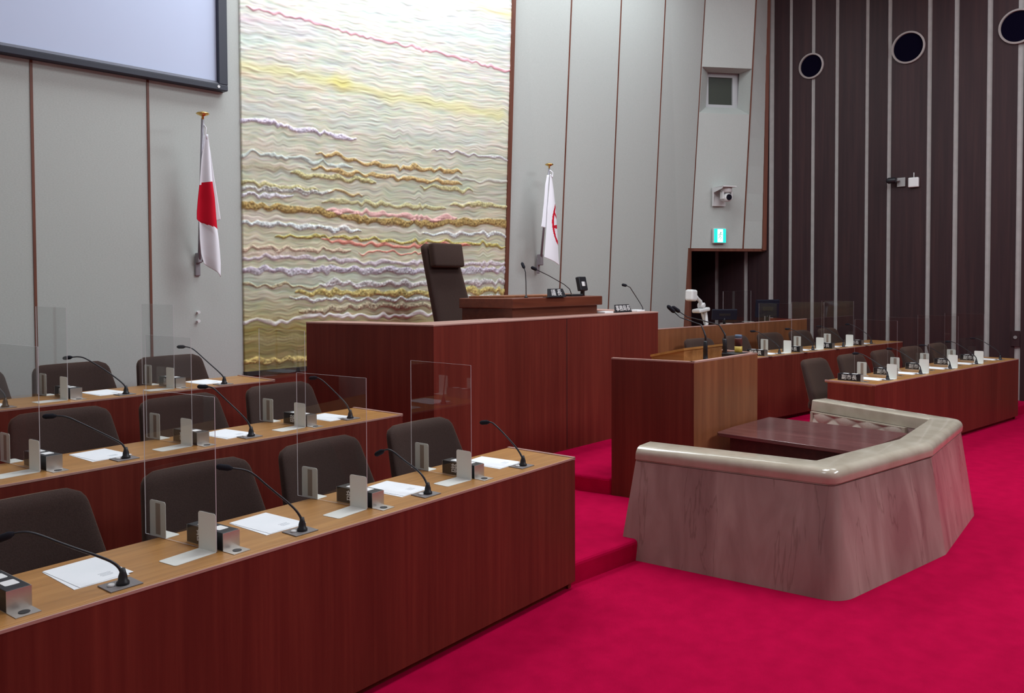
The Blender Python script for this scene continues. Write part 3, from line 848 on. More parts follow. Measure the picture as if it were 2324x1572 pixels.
def desk_row(label, E, A, length, z, zf, depth=.55, left=True, group=None, end_trim=True):
    """counter desk; local x runs along the row, y into depth, origin at the inner front end on its floor"""
    sg = -1 if left else 1
    t = thing('counter_desk', label, 'desk', (E.x, E.y, zf), A, group)
    h = z - zf
    m_ = MB(); m_.box2((0, .0015, .05), (sg * length, .034, h - .011)); m_.box2((0, .05, 0), (sg * length, .07, .05))
    for x in (.034 * sg, sg * (length - .034)):
        pass
    m_.build('front_panel', M['panel'], t)
    m_ = MB(); m_.box2((0, .035, 0), (sg * .034, depth - .03, h - .022)); m_.build('end_panel', M['panel'], t)
    m_ = MB(); m_.box2((sg * (length - .034), .035, 0), (sg * length, depth - .03, h - .022)); m_.build('end_panel', M['panel'], t)
    m_ = MB(); m_.box2((0, .0345, h - .022), (sg * length, depth, h)); m_.box2((0, .006, h - .0108), (sg * length, .0345, h), .002); m_.build('desk_top', M['top'], t)
    m_ = MB(); m_.box2((-sg * .002, 0, h - .010), (sg * length, .008, h + .0012)); m_.build('edge_strip', M['edge'], t)
    if end_trim:
        m_ = MB(); m_.box2((-sg * .003, 0, h - .015), (sg * .02, depth + .005, h + .006), .003); m_.build('end_strip', M['edge'], t)
    return t


desk_row('nearest of the three left rows of teak desks, spanning the picture bottom', E1, A1, 5.6, Z1, 0, group='left desk rows')
desk_row('middle of the three left rows of teak desks', E2, A2, 5.3, Z2, T1, group='left desk rows')
desk_row('rearmost of the three left teak desk rows, nearest the wall', E3, A3, 5.1, Z3, T2, group='left desk rows')
desk_row('front right teak desk row, behind the white marble enclosure', ER1, AR1, 4.35, ZR1, 0, .58, False, 'right desk rows')
desk_row('second right teak desk row, starting behind the lectern', ER2, AR2, 4.95, ZR2, T1, .55, False, 'right desk rows')
# clerks' counter: higher front, solid screen
t = thing('clerk_counter', 'tall teak counter below the dark exit passage, carrying monitors', 'counter', (ER3.x - .70, ER3.y + .70 * math.tan(-AR3), T2), AR3)
hh = ZR3 - T2
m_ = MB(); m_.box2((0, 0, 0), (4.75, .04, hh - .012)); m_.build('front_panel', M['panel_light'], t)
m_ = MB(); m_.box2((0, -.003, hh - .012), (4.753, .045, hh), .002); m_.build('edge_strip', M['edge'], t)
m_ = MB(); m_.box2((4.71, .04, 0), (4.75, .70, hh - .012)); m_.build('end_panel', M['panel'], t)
m_ = MB(); m_.box2((0, .04, hh - .10), (4.71, .70, hh - .07)); m_.build('desk_top', M['top'], t)

# ================================================================== CHAIRS


def make_chair():
    t = thing('armchair', 'x', 'chair')
    # local: sitter faces -y; origin on the floor under the seat
    def back(u, v):                        # closed slab section
        a = u * 2 * math.pi
        z = .40 + .51 * v
        hw = .365 - .070 * min(1, max(0, (v - .1) / .9)) ** 1.0
        # rounded top corners
        if v > .86:
            q = (v - .86) / .14; hw -= .065 * (1 - math.sqrt(max(0, 1 - q * q)))
        ht = .055 * (1 - .35 * v)
        if v > .9: ht *= math.sqrt(max(.05, 1 - ((v - .9) / .1) ** 2))
        cx_ = math.copysign(abs(math.cos(a)) ** .32, math.cos(a)) * hw; cy_ = math.copysign(abs(math.sin(a)) ** .5, math.sin(a)) * ht
        curve = .05 * (cx_ / .36) ** 2
        return (cx_, .20 + .17 * v + cy_ - curve, z)
    m_ = MB(); g = m_.grid(back, 44, 22)
    bmesh.ops.remove_doubles(m_.bm, verts=m_.bm.verts[:], dist=.0005)
    bmesh.ops.holes_fill(m_.bm, edges=[e for e in m_.bm.edges if e.is_boundary], sides=0)
    b = m_.build('backrest', M['chair'], t)
    m_ = MB(); m_.box((0, -.03, .395), (.66, .56, .13), None, .05, 4)
    for f_ in m_.bm.faces: f_.smooth = True
    m_.build('seat', M['chair'], t)
    m_ = MB(); m_.lathe([(.20, .25), (.24, .34), (.05, .335), (.035, .10), (.05, .06), (.05, .04)], (0, 0, 0), 18); pe = m_.build('pedestal', M['chair_dark'], t)
    m_ = MB()
    for k in range(5):
        a = 2 * math.pi * k / 5 + .3; m_.tube([(0, 0, .075), (.16 * math.cos(a), .16 * math.sin(a), .06), (.30 * math.cos(a), .30 * math.sin(a), .025)], [.03, .024, .018], 8)
        m_.lathe([(.02, .0), (.022, .012), (.014, .024)], (.30 * math.cos(a), .30 * math.sin(a), 0), 8)
    m_.build('star_base', M['chair_dark'], pe)
    return t


ORD = ['first', 'second', 'third', 'fourth', 'fifth', 'sixth']
chair = Stamp(make_chair())
LCH = 'brown fabric chair behind the %s left desk row, %s from the aisle end'
for (E, A, zf, offs, nm) in ((E1, A1, T1, (-.44, -1.28, -2.11, -2.97), 'nearest'), (E2, A2, T2, (-.40, -1.23, -2.06), 'middle'), (E3, A3, T3, (-.43, -1.26, -2.09), 'rearmost')):
    for k, s in enumerate(offs):
        p = lp(E, A, s, .66, zf); chair(p, A + (0, .04, -.03, .02)[k % 4], LCH % (nm, ORD[k]), 'chairs behind the left desk rows')
for k in range(5):
    p = lp(ER1, AR1, .42 + .87 * k, .62, T1); chair(p, AR1 + (.05, -.03, .02, .0, .03)[k], 'brown fabric chair behind the front right desk row, %s from the lectern side' % ORD[k], 'chairs behind the front right desk row')
for k in range(5):
    p = lp(ER2, AR2, .98 + .86 * k, .66, T2); chair(p, AR2 + (.0, .04, -.03, .02, .05)[k], 'brown fabric chair behind the second right desk row, %s from the lectern side' % ORD[k], 'chairs behind the second right desk row')

# presiding officer's tall chair
pc = Vector((6.62, 7.0, .95))
t = thing('executive_chair', 'tall brown high-back chair with a headrest behind the presiding bench', 'chair', pc, math.radians(6))
def tall(u, v):
    a = u * 2 * math.pi; z = .42 + 1.08 * v
    hw = .335 - .065 * v
    if v > .93:
        q = (v - .93) / .07; hw -= .05 * (1 - math.sqrt(max(0, 1 - q * q)))
    ht = .055
    if v > .96: ht *= math.sqrt(max(.05, 1 - ((v - .96) / .04) ** 2))
    x = math.copysign(abs(math.cos(a)) ** .3, math.cos(a)) * hw; y = math.copysign(abs(math.sin(a)) ** .5, math.sin(a)) * ht
    return (x - .16 * v + .02, .14 + .17 * v + y, z)
m_ = MB(); m_.grid(tall, 40, 30); bmesh.ops.remove_doubles(m_.bm, verts=m_.bm.verts[:], dist=.0005)
bmesh.ops.holes_fill(m_.bm, edges=[e for e in m_.bm.edges if e.is_boundary], sides=0); m_.build('backrest', M['chair'], t)
m_ = MB(); m_.box((-.118, .185, 1.365), (.515, .09, .275), Matrix.Rotation(math.radians(-9), 3, 'X') , .025, 4)
for f_ in m_.bm.faces: f_.smooth = True
m_.build('headrest', M['chair'], t)
m_ = MB(); m_.box((0, -.08, .40), (.64, .56, .14), None, .05, 4); m_.build('seat', M['chair'], t)
m_ = MB(); m_.lathe([(.22, .26), (.25, .34), (.05, .335), (.035, .10), (.2, .05), (.26, .0)], (0, 0, 0), 18); m_.build('pedestal', M['chair_dark'], t)

# ================================================================== DAIS
DF0, DF1 = Vector((4.644, 5.31)), Vector((8.19, 5.40)); DL = Vector((4.245, 6.63)); DR = Vector((8.62, 6.75)); ZD = 1.65
t = thing('presiding_dais', 'tall teak dais front with angled left wing below the tapestry', 'dais', (0, 0, T2))
zd = ZD - T2
def wallseg(mb, a, b, z0, z1, th=.05):
    d = (b - a).normalized(); n = Vector((-d.y, d.x)) * th
    mb.prism([a, b, b + n, a + n], z0, z1)
m_ = MB(); wallseg(m_, DF0, DF1, 0, zd - .014); m_.build('front_panel', M['panel'], t)
m_ = MB(); q = DF0 + (DF1 - DF0) * .515; m_.box2((q.x - .003, q.y - .0015, .02), (q.x + .003, q.y + .01, zd - .02)); m_.build('joint_line', M['chair_dark'], t)
m_ = MB(); wallseg(m_, DL, DF0, -.15, zd - .014); m_.build('wing_panel', M['panel'], t)
m_ = MB(); wallseg(m_, DF1, DR, 0, zd - .014); m_.build('wing_panel', M['panel'], t)
m_ = MB(); dn = Vector((0, .32))
m_.prism([DL + Vector((-.004, 0)), DF0 + Vector((-.004, -.004)), DF1 + Vector((.004, -.004)), DR + Vector((.004, 0)), DR + Vector((-.26, 0)), DF1 + Vector((-.2, .40)), DF0 + Vector((.16, .40)), DL + Vector((.28, .0))], zd - .014, zd, .002)
m_.build('counter_top', M['edge'], t)
# presiding bench standing in the dais
B0, B1 = Vector((5.955, 5.62)), Vector((7.425, 5.63)); BL = Vector((5.72, 6.15)); BR = Vector((7.75, 6.3))
t = thing('presiding_bench', 'raised reddish wooden bench with overhanging top on the dais', 'bench', (0, 0, .95))
def ins(k): # inset outline
    return [Vector((B0.x + k * .9, B0.y + k)), Vector((B1.x - k * .9, B1.y + k)), Vector((BR.x - k, BR.y)), Vector((BL.x + k, BL.y))]
m_ = MB(); m_.prism(ins(0), .795, .895, .008, 2); m_.build('bench_top', M['benchwood'], t)
m_ = MB(); m_.prism(ins(.045), .0, .795); m_.build('bench_body', M['benchwood'], t)
m_ = MB(); q = ins(.14); m_.prism([q[0] + Vector((.0, .1)), q[1] + Vector((0, .1)), q[2], q[3]], .895, .915, .004); m_.build('writing_pad', M['panel_light'], t)
ZBT = .95 + .895

# ================================================================== MICROPHONES


def mic_path(p0, pts): return [Vector(p) for p in pts]


def make_mic(label, loc, rotz, path, group, hd=None):
    """path: stem points in local coordinates, the last two carry the foam head"""
    t = thing('gooseneck_microphone', label, 'microphone', loc, rotz, group)
    m_ = MB(); m_.prism([(-.068, -.045), (.058, -.045), (.058, .062), (-.068, .062)], .0005, .005, .001); sp = m_.build('socket_plate', M['plate_grey'], t)
    m_ = MB(); m_.lathe([(.014, 0), (.014, .006), (.010, .009)], (-.038, .014, .005), 14); m_.build('button', M['button'], sp)
    m_ = MB(); m_.lathe([(.024, 0), (.024, .010), (.018, .016), (.0165, .032), (.012, .046), (.009, .062)], (0, 0, .005), 16); m_.build('base', M['black'], t)
    P = [Vector((0, 0, .055))] + [Vector(p) for p in path]
    # smooth the stem
    for _ in range(2):
        Q = [P[0]]
        for a, b in zip(P[:-1], P[1:]): Q += [a * .75 + b * .25, a * .25 + b * .75]
        Q.append(P[-1]); P = Q
    L = .058; tip = P[-1].copy()
    while len(P) > 4 and (P[-1] - tip).length < L: P.pop()
    d = (tip - P[-1]).normalized(); n = len(P)
    m_ = MB(); m_.tube(P, [.0075 - .0025 * min(1, i / (n * .5)) for i in range(n)], 8); gn = m_.build('gooseneck', M['stem'], t)
    s_ = P[-1]
    m_ = MB(); m_.tube([s_ - d * .010, s_, s_ + d * .008, s_ + d * L * .8, s_ + d * L, s_ + d * (L + .005)], [.007, .011, .0145, .0145, .010, .003], 12); m_.build('foam_head', M['blackmat'], gn)
    return t


LM = 'black gooseneck microphone on the %s left desk row, %s from the aisle end'
MICS = [  # row, order, lean direction, base pixel, stem pixels ... head tip
    (0, 0, 97, (1187, 1058), [(1186, 1040), (1180, 1027), (1166, 1008), (1143, 983), (1124, 964), (1116, 958), (1107, 957.5), (1088, 959)]),
    (0, 1, 97, (971, 1122), [(970, 1102), (964, 1086), (950, 1068), (915, 1043), (895, 1026), (882, 1019), (872, 1021), (850, 1033)]),
    (0, 2, 140, (686, 1206), [(686, 1184), (679, 1166), (660, 1145), (610, 1105), (576, 1075), (556, 1066), (528, 1062.5), (488, 1058)]),
    (0, 3, 140, (279, 1328), [(278, 1302), (268, 1283), (240, 1267), (150, 1237), (84, 1211), (55, 1206), (22, 1212), (-18, 1229)]),
    (1, 0, 107, (795, 950), [(794, 934), (788, 918), (770, 899), (736, 866), (724, 858), (717, 856.5), (700, 858)]),
    (1, 1, 126, (570, 991), [(569, 972), (564, 958), (545, 937), (500, 895), (485, 880), (474, 877), (444, 877)]),
    (1, 2, 140, (286, 1041), [(286, 1022), (279, 1008), (262, 997), (182, 959), (152, 945), (128, 943), (97, 945)]),
    (2, 0, 126, (509, 872), [(509, 858), (502, 848), (470, 820), (441, 793), (430, 788), (421, 786.5), (402, 787)]),
    (2, 1, 132, (286, 895), [(286, 880), (279, 869), (240, 840), (195, 813), (181, 809), (164, 810), (143, 813)]),
]
RW = ((E1, A1, Z1, 'nearest'), (E2, A2, Z2, 'middle'), (E3, A3, Z3, 'rearmost'))
for row, k, phi, bpx, pth in MICS:
    E, A, z, nm = RW[row]; B = atz(bpx[0], bpx[1], z); a = A + math.radians(phi); nn = (-math.sin(a), math.cos(a), 0)
    Ri = Matrix.Rotation(-A, 3, 'Z'); pts = [Ri @ (atpl(x, y, B, nn) - B) for x, y in pth]
    make_mic(LM % (nm, ORD[k]), B, A, pts, 'microphones on the left desk rows')
GEN = lambda ph, r=.40, h=.30: [(r * f_ * math.cos(math.radians(ph)), r * f_ * math.sin(math.radians(ph)), zz * h) for f_, zz in ((.0, .27), (.04, .36), (.14, .5), (.5, .83), (.66, .95), (.74, .985), (.80, 1.0), (.95, .99))]
p = lp(E3, A3, -2.06, .105, Z3); make_mic(LM % ('rearmost', 'third'), p, A3, GEN(130), 'microphones on the left desk rows')
for k in range(5):
    p = lp(ER1, AR1, .55 + .86 * k, .12, ZR1); make_mic('gooseneck microphone on the front right desk row, %s from the lectern side' % ORD[k], p, AR1, GEN((128, 120, 135, 125, 118)[k]), 'microphones on the right desk rows')
for k in range(4):
    p = lp(ER2, AR2, 1.60 + .85 * k, .12, ZR2); make_mic('gooseneck microphone on the second right desk row, %s from the lectern side' % ORD[k], p, AR2, GEN((120, 132, 125, 128)[k]), 'microphones on the right desk rows')

# ================================================================== PAPERS


def make_paper():
    t = thing('paper_sheets', 'x', 'paper')
    MB().box((0, 0, .001), (.212, .300, .002)).build('under_sheet', M['paper'], t)
    ts = MB().box((.012, .008, .003), (.212, .300, .002), .06).build('top_sheet', M['paper'], t)
    m_ = MB()
    for i in range(4): m_.box((.045, -.06 - .011 * i, .00425), (.05 - .008 * (i % 2), .004, .0004), .06)
    m_.build('printed_lines', M['ink'], ts)
    return t


paper = Stamp(make_paper())
for (E, A, z, offs, nm) in ((E1, A1, Z1, (-.455, -1.29, -2.125, -2.97), 'nearest'), (E2, A2, Z2, (-.44, -1.28, -2.11), 'middle'), (E3, A3, Z3, (-.46, -1.30), 'rearmost')):
    for k, s in enumerate(offs):
        p = lp(E, A, s, .335, z); paper(p, A + (.03, .06, .0, -.02)[k], 'white paper sheets on the %s left desk row, %s from the aisle end' % (nm, ORD[k]), 'papers on the left desk rows')
p = lp(E3, A3, -2.13, .335, Z3); paper(p, A3, 'white paper sheets on the rearmost left desk row, at the left picture edge', 'papers on the left desk rows')
for k in range(5):
    p = lp(ER1, AR1, .50 + .86 * k, .30, ZR1); paper(p, AR1 + .02 * (k % 3), 'white paper sheets on the front right desk row, %s from the lectern side' % ORD[k], 'papers on the right desk rows')
for k in range(4):
    p = lp(ER2, AR2, 1.52 + .86 * k, .28, ZR2); paper(p, AR2, 'white paper sheets on the second right desk row, %s from the lectern side' % ORD[k], 'papers on the right desk rows')

# ================================================================== ACRYLIC PARTITIONS


def make_panel(tapes=True):
    t = thing('acrylic_partition', 'x', 'partition')
    # local: sheet stands in the y-z plane; y from 0 (room side) to .5
    m_ = MB(); m_.box2((-.0018, 0, .004), (.0018, .5, .67)); m_.bm.normal_update()
    for f_ in m_.bm.faces:
        if abs(f_.normal.x) < .5: f_.material_index = 1
    m_.build('clear_sheet', [M['acrylic'], M['acrylic_edge']], t)

    def L(y0, sx, ft=.20):
        mb = MB()
        def rr(w, h, r=.012, n=4):
            pts = [(0, 0), (w, 0)]
            for cx_, cy_, a0 in ((w - r, h - r, 0), (r, h - r, 90)):
                for i in range(n + 1):
                    a = math.radians(a0 + 90 * i / n); pts.append((cx_ + r * math.cos(a), cy_ + r * math.sin(a)))
            return pts
        x = sx * .0025
        mb.extr([(x, y0 + a, b + .0015) for a, b in rr(.115, .165)], (sx * .0018, 0, 0))
        mb.extr([(x + sx * b, y0 + a, .0004) for a, b in rr(.115, ft)], (0, 0, .0018))
        return mb.build('bracket', M['white_metal'], t)
    L(.0, -1)
    b = L(.355, 1, .075)
    m_ = MB(); m_.box2((.0021, .355 + .038, .012), (.0024, .355 + .072, .155)); m_.build('tape_strip', M['tape'], b)
    return t


panel = Stamp(make_panel())
for (E, A, z, st, nm) in ((E1, A1, Z1, ((-.87, .135, -.01), (-1.655, .15, .11), (-2.505, .15, .11)), 'nearest'),
                          (E2, A2, Z2, ((-.80, .125, .05), (-1.63, .15, .06), (-2.50, .16, .06)), 'middle'),
                          (E3, A3, Z3, ((-.84, .13, .03), (-1.64, .14, .04), (-2.47, .14, .04)), 'rearmost')):
    for k, (s, v, r) in enumerate(st):
        p = lp(E, A, s, v, z); panel(p, A + r, 'clear acrylic partition on the %s left desk row, %s from the aisle end' % (nm, ORD[k]), 'partitions on the left desk rows')
for k in range(4):
    p = lp(ER1, AR1, .72 + .86 * k, .09, ZR1); panel(p, AR1 + .03, 'clear acrylic partition on the front right desk row, %s from the lectern side' % ORD[k], 'partitions on the right desk rows')
for k in range(3):
    p = lp(ER2, AR2, 1.86 + .85 * k, .10, ZR2); panel(p, AR2 + .03, 'clear acrylic partition on the second right desk row, %s from the lectern side' % ORD[k], 'partitions on the right desk rows')

# ================================================================== NAME BOXES


def make_box(txt):
    t = thing('name_box', 'x', 'name box')
    # local: x width .085, y length; black left side and top, steel ends and a base flange towards the room
    Wb, Lb, Hb = .085, .26, .078
    m_ = MB(); m_.box2((-Wb / 2, 0, .002), (Wb / 2, .0025, Hb)); m_.box2((-Wb / 2, Lb - .0025, .002), (Wb / 2, Lb, Hb)); m_.box2((-Wb / 2, -.075, .0005), (Wb / 2, Lb, .0025)); m_.box2((Wb / 2 - .002, .0025, .0025), (Wb / 2, Lb - .0025, Hb))
    ss = m_.build('steel_shell', M['steel'], t)
    bb = MB().box2((-Wb / 2, .003, .003), (Wb / 2 - .0025, Lb - .003, Hb + .002), .002).build('black_body', M['black'], t)
    m_ = MB(); m_.lathe([(.019, 0), (.019, .002)], (0, -.038, .0025), 18); m_.build('black_button', M['black'], ss)
    for i in range(2): MB().prism([(-.025, .05 + .10 * i), (.025, .05 + .10 * i), (.025, .11 + .10 * i), (-.025, .11 + .10 * i)], Hb + .002, Hb + .0032, .006, 2, True).build('top_card', M['label'], bb)
    m_ = MB(); text_into(m_, txt, .058, frame3((-Wb / 2 - .0012, Lb / 2, Hb * .5), (0, -1, 0), (0, 0, 1)), .001); m_.build('lettering', M['label'], bb)
    return t


bx2 = Stamp(make_box('部長'))
bx3 = Stamp(make_box('副市長'))
LB = 'black and steel name box on the %s left desk row, %s from the aisle'
for (E, A, z, st, nm) in ((E1, A1, Z1, ((-.80, .135, .0), (-1.59, .14, .07), (-2.44, .14, .07), (-3.285, .145, .03)), 'nearest'),
                          (E2, A2, Z2, ((-.735, .14, .03), (-1.56, .145, .05), (-2.43, .155, .05)), 'middle'),
                          (E3, A3, Z3, ((-.77, .16, .03), (-1.57, .17, .03)), 'rearmost')):
    for k, (s, v, r) in enumerate(st):
        p = lp(E, A, s, v, z); bx2(p, A + r, LB % (nm, ORD[k]), 'name boxes on the left desk rows')
for k in range(5):
    p = lp(ER1, AR1, (.19 if k == 0 else .19 + .86 * k), .24, ZR1); bx3(p, AR1 + .1, 'black white-lettered name box on the front right desk row, %s from the lectern' % ORD[k], 'name boxes on the right desk rows')
for k in range(4):
    p = lp(ER2, AR2, 1.19 + .86 * k, .06, ZR2); bx3(p, AR2 + .1, 'black white-lettered name box on the second right desk row, %s from the lectern' % ORD[k], 'name boxes on the right desk rows')

# ================================================================== LECTERN
LA, LBc, LC, LDc = Vector((5.80, 4.30)), Vector((5.95, 3.575)), Vector((7.075, 3.585)), Vector((7.28, 4.30)); ZL = 1.35
t = thing('lectern', 'broad teak lectern with angled sides standing behind the marble enclosure', 'lectern', (0, 0, T1))
hl = ZL - T1
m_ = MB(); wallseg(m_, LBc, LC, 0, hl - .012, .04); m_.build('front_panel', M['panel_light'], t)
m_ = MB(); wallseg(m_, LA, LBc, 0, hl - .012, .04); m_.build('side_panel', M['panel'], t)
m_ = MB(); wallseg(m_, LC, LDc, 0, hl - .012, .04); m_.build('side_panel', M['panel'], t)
m_ = MB()
for a, b in ((LA, LBc), (LBc, LC), (LC, LDc)):
    d = (b - a).normalized(); wallseg(m_, a - d * .003, b + d * .003, hl - .012, hl, .045)
m_.build('edge_strip', M['edge'], t)
m_ = MB(); m_.prism([LA + Vector((.05, 0)), LBc + Vector((.04, .04)), LC + Vector((-.04, .04)), LDc + Vector((-.05, 0))], hl - .10, hl - .07); m_.build('tray', M['topy'], t)
rb = MB(); ya, yb2 = 3.93, 4.27; x0, x1 = 6.37, 7.04; zf_ = 1.412 - T1; zk = 1.335 - T1
rb.extr([(x0, ya, hl - .07), (x0, ya, zf_), (x0 - .0, yb2, zk), (x0, yb2, hl - .07)], (x1 - x0, 0, 0)); rb.build('reading_board', M['topy'], t)
m_ = MB(); m_.extr([(x0 - .02, ya - .012, zf_ - .014), (x0 - .02, ya - .012, zf_ + .006), (x0 - .02, yb2, zk + .006), (x0 - .02, yb2, zk - .014)], (x1 - x0 + .03, 0, 0)); m_.build('board_rim', M['top'], t)
# two long microphones on the lectern
for i, (bx, hx) in enumerate((((1601, 810), (1524, 702)), ((1645, 804), (1533, 701)))):
    b = atz(bx[0], bx[1], 1.30); b = Vector((b.x, b.y, 1.28)); b = atpl(bx[0], bx[1], (0, 3.80, 0), (0, 1, 0)); b.z = 1.28
    h = atpl(hx[0], hx[1], (0, b.y + .34, 0), (0, 1, 0))
    q = thing('lectern_microphone', ['long gooseneck microphone on the lectern, left of two', 'long gooseneck microphone on the lectern, right of two'][i], 'microphone', b, 0, 'lectern microphones')
    h = h - b; k = atpl(bx[0] - 3, 748, (0, b.y + .02, 0), (0, 1, 0)) - b
    m_ = MB(); m_.lathe([(.032, 0), (.032, .012), (.022, .018), (.020, .10), (.021, .102), (.018, .19), (.012, .20)], (0, 0, 0), 14); m_.build('base', M['black'], q)
    p3 = h * .82 + Vector((.045, 0, .012 + .0))
    m_ = MB(); m_.tube([(0, 0, .19), (0, .0, .24), k * 1.0 + Vector((0, 0, -.02)), k + (p3 - k) * .12 + Vector((0, 0, .03)), k + (p3 - k) * .6 + Vector((0, 0, .015)), p3, h + (p3 - h) * .35], [.010, .009, .0075, .006, .005, .0045, .005], 8); m_.build('gooseneck', M['stem'], q)
    d = (h - p3).normalized(); s = h + (p3 - h) * .38
    m_ = MB(); m_.tube([s, s + d * .01, s + d * .02, s + d * .075, s + d * .09, s + d * .095], [.008, .016, .019, .019, .012, .003], 12); m_.build('foam_head', M['blackmat'], q)
# drink can on the lectern ledge
c_ = atpl(1680, 797, (0, 4.12, 0), (0, 1, 0))
t = thing('control_box', 'low dark grey box on the lectern tray, under the banded bottle', 'box', (6.93, 3.735, 1.2805))
MB().box((0, 0, .036), (.21, .16, .07), None, .006).build('case', M['black'], t)
t = thing('drink_bottle', 'small banded drink bottle with blue cap on the lectern right side', 'bottle', (6.995, 3.735, 1.352))
m_ = MB(); m_.lathe([(.033, 0), (.035, .004), (.035, .055)], (0, 0, 0), 16); m_.build('lower_band', M['can_yellow'], t)
m_ = MB(); m_.lathe([(.035, .055), (.035, .12), (.033, .13)], (0, 0, 0), 16); m_.build('label_band', M['can_red'], t)
m_ = MB(); m_.lathe([(.033, .13), (.033, .155), (.030, .160)], (0, 0, 0), 16); m_.build('cap', M['can_blue'], t)

# ================================================================== MARBLE ENCLOSURE


def fillet(poly, rad, n=6):
    out = [Vector(poly[0])]
    for i in range(1, len(poly) - 1):
        p = Vector(poly[i]); a = (Vector(poly[i - 1]) - p); b = (Vector(poly[i + 1]) - p); la_, lb_ = a.length, b.length; a.normalize(); b.normalize()
        ang = a.angle(b); r = rad[i]; dd = r / math.tan(ang / 2); p0_ = p + a * dd; p1_ = p + b * dd
        for k in range(n + 1):
            s = k / n; q = p0_ * (1 - s) ** 2 + p * 2 * s * (1 - s) + p1_ * s ** 2; out.append(q)
    out.append(Vector(poly[-1])); return out


base = [(4.895, 3.56), (5.125, 2.025), (6.56, 1.832), (7.93, 1.975), (8.43, 3.51)]
def offset_line(off):
    """centre line moved inwards by off, mitred, corners rounded"""
    P = [Vector(p) for p in base]; D = [(P[i + 1] - P[i]).normalized() for i in range(len(P) - 1)]; N = [Vector((-d.y, d.x)) for d in D]
    out = [P[0] + N[0] * off]
    for i in range(1, len(P) - 1):
        b = (N[i - 1] + N[i]).normalized(); out.append(P[i] + b * (off / b.dot(N[i])))
    out.append(P[-1] + N[-1] * off)
    rad = [0] + [max(.02, r - off * .9) for r in (.20, .14, .20)] + [0]
    return fillet(out, rad, 7)


def sweep(mb, prof, smooth_from=None, cap=True):
    cols = [offset_line(off) for off, z in prof]
    rings = []
    for i in range(len(cols[0])):
        end = -.10 / .8 if i in (0, len(cols[0]) - 1) else 0     # raked ends
        rings.append([mb.bm.verts.new((cols[k][i].x, cols[k][i].y + end * prof[k][1], prof[k][1])) for k in range(len(prof))])
    m = len(prof)
    for i in range(len(rings) - 1):
        for k in range(m):
            mb.bm.faces.new((rings[i][k], rings[i + 1][k], rings[i + 1][(k + 1) % m], rings[i][(k + 1) % m]))
    mb.bm.faces.new(rings[0]); mb.bm.faces.new(rings[-1][::-1])


def shade_auto(o, deg=35):
    for p in o.data.polygons: p.use_smooth = True
    o.data.set_sharp_from_angle(angle=math.radians(deg))


t = thing('marble_enclosure', 'low angular enclosure of pinkish marble with a rounded pale rim', 'enclosure', (0, 0, 0))
m_ = MB(); sweep(m_, [(0, 0), (.105, .70), (.335, .70), (.345, 0)]); o = m_.build('marble_wall', M['marble'], t); shade_auto(o)
prof = [(.110, .702), (.112, .712), (.096, .716), (.092, .745)]
for k in range(7):
    a = math.radians(180 - 90 * k / 6); prof.append((.152 + .06 * math.cos(a), .755 + .055 * math.sin(a)))
for k in range(7):
    a = math.radians(90 - 90 * k / 6); prof.append((.322 + .016 * math.cos(a), .794 + .016 * math.sin(a)))
prof += [(.338, .702)]
m_ = MB(); sweep(m_, prof); o = m_.build('cap_rail', M['marble_cap'], t); shade_auto(o, 40)
# tufted pad on the inside of the far wing
pa = Vector(base[4]); pb = Vector(base[3]); dw = (pb - pa); Lw = dw.length; dw.normalize(); nw = Vector((dw.y, -dw.x))
if nw.x > 0: nw = -nw
tf = MB()
def tuf(u, v):
    s = .16 + (Lw - .62) * u; z = .30 + .395 * v
    pu, pv = s / .135, z / .095
    e = abs(math.sin(math.pi * (pu + pv) / 2) * math.sin(math.pi * (pu - pv) / 2)) ** .45
    q = pa + dw * s + nw * (.345 + .012 + .020 * e)
    return (q.x, q.y, z)
tf.grid(tuf, 110, 40)
def q3(s, o_, z): q = pa + dw * s + nw * o_; return Vector((q.x, q.y, z))
tf.build('tufted_pad', M['tuft'], t)
m_ = MB()
for (s0, s1, z0, z1) in ((.13, Lw - .43, .690, .701), (.13, .16, .29, .69), (Lw - .46, Lw - .43, .29, .69)):
    m_.extr([q3(s0, .34, z0), q3(s1, .34, z0), q3(s1, .34, z1), q3(s0, .34, z1)], (nw.x * .034, nw.y * .034, 0))
m_.build('pad_border', M['marble_cap'], t)

# stenographers' table
t = thing('stenographer_table', 'polished dark red table inside the marble enclosure', 'table', (6.21, 2.34, 0))
TX, TY, TZ = 1.03, 1.21, .74
m_ = MB(); m_.prism([(0, .0), (TX, -.02), (TX, TY), (.36, TY), (.02, TY - .03), (0, TY - .05)], TZ - .03, TZ, .004); m_.build('table_top', M['rosetable'], t)
m_ = MB(); m_.box2((.04, .06, TZ - .33), (.06, TY - .14, TZ - .03)); m_.build('apron', M['tableside'], t)
m_ = MB(); m_.box2((TX - .06, .06, TZ - .33), (TX - .04, TY - .06, TZ - .03)); m_.build('apron', M['tableside'], t)
for x, y in ((.07, .1), (TX - .07, .1), (.09, TY - .18), (TX - .07, TY - .1)):
    m_ = MB(); m_.box2((x - .03, y - .03, 0), (x + .03, y + .03, TZ - .03), .004); m_.build('leg', M['tableside'], t)

# ================================================================== THINGS ON THE DAIS AND BENCH


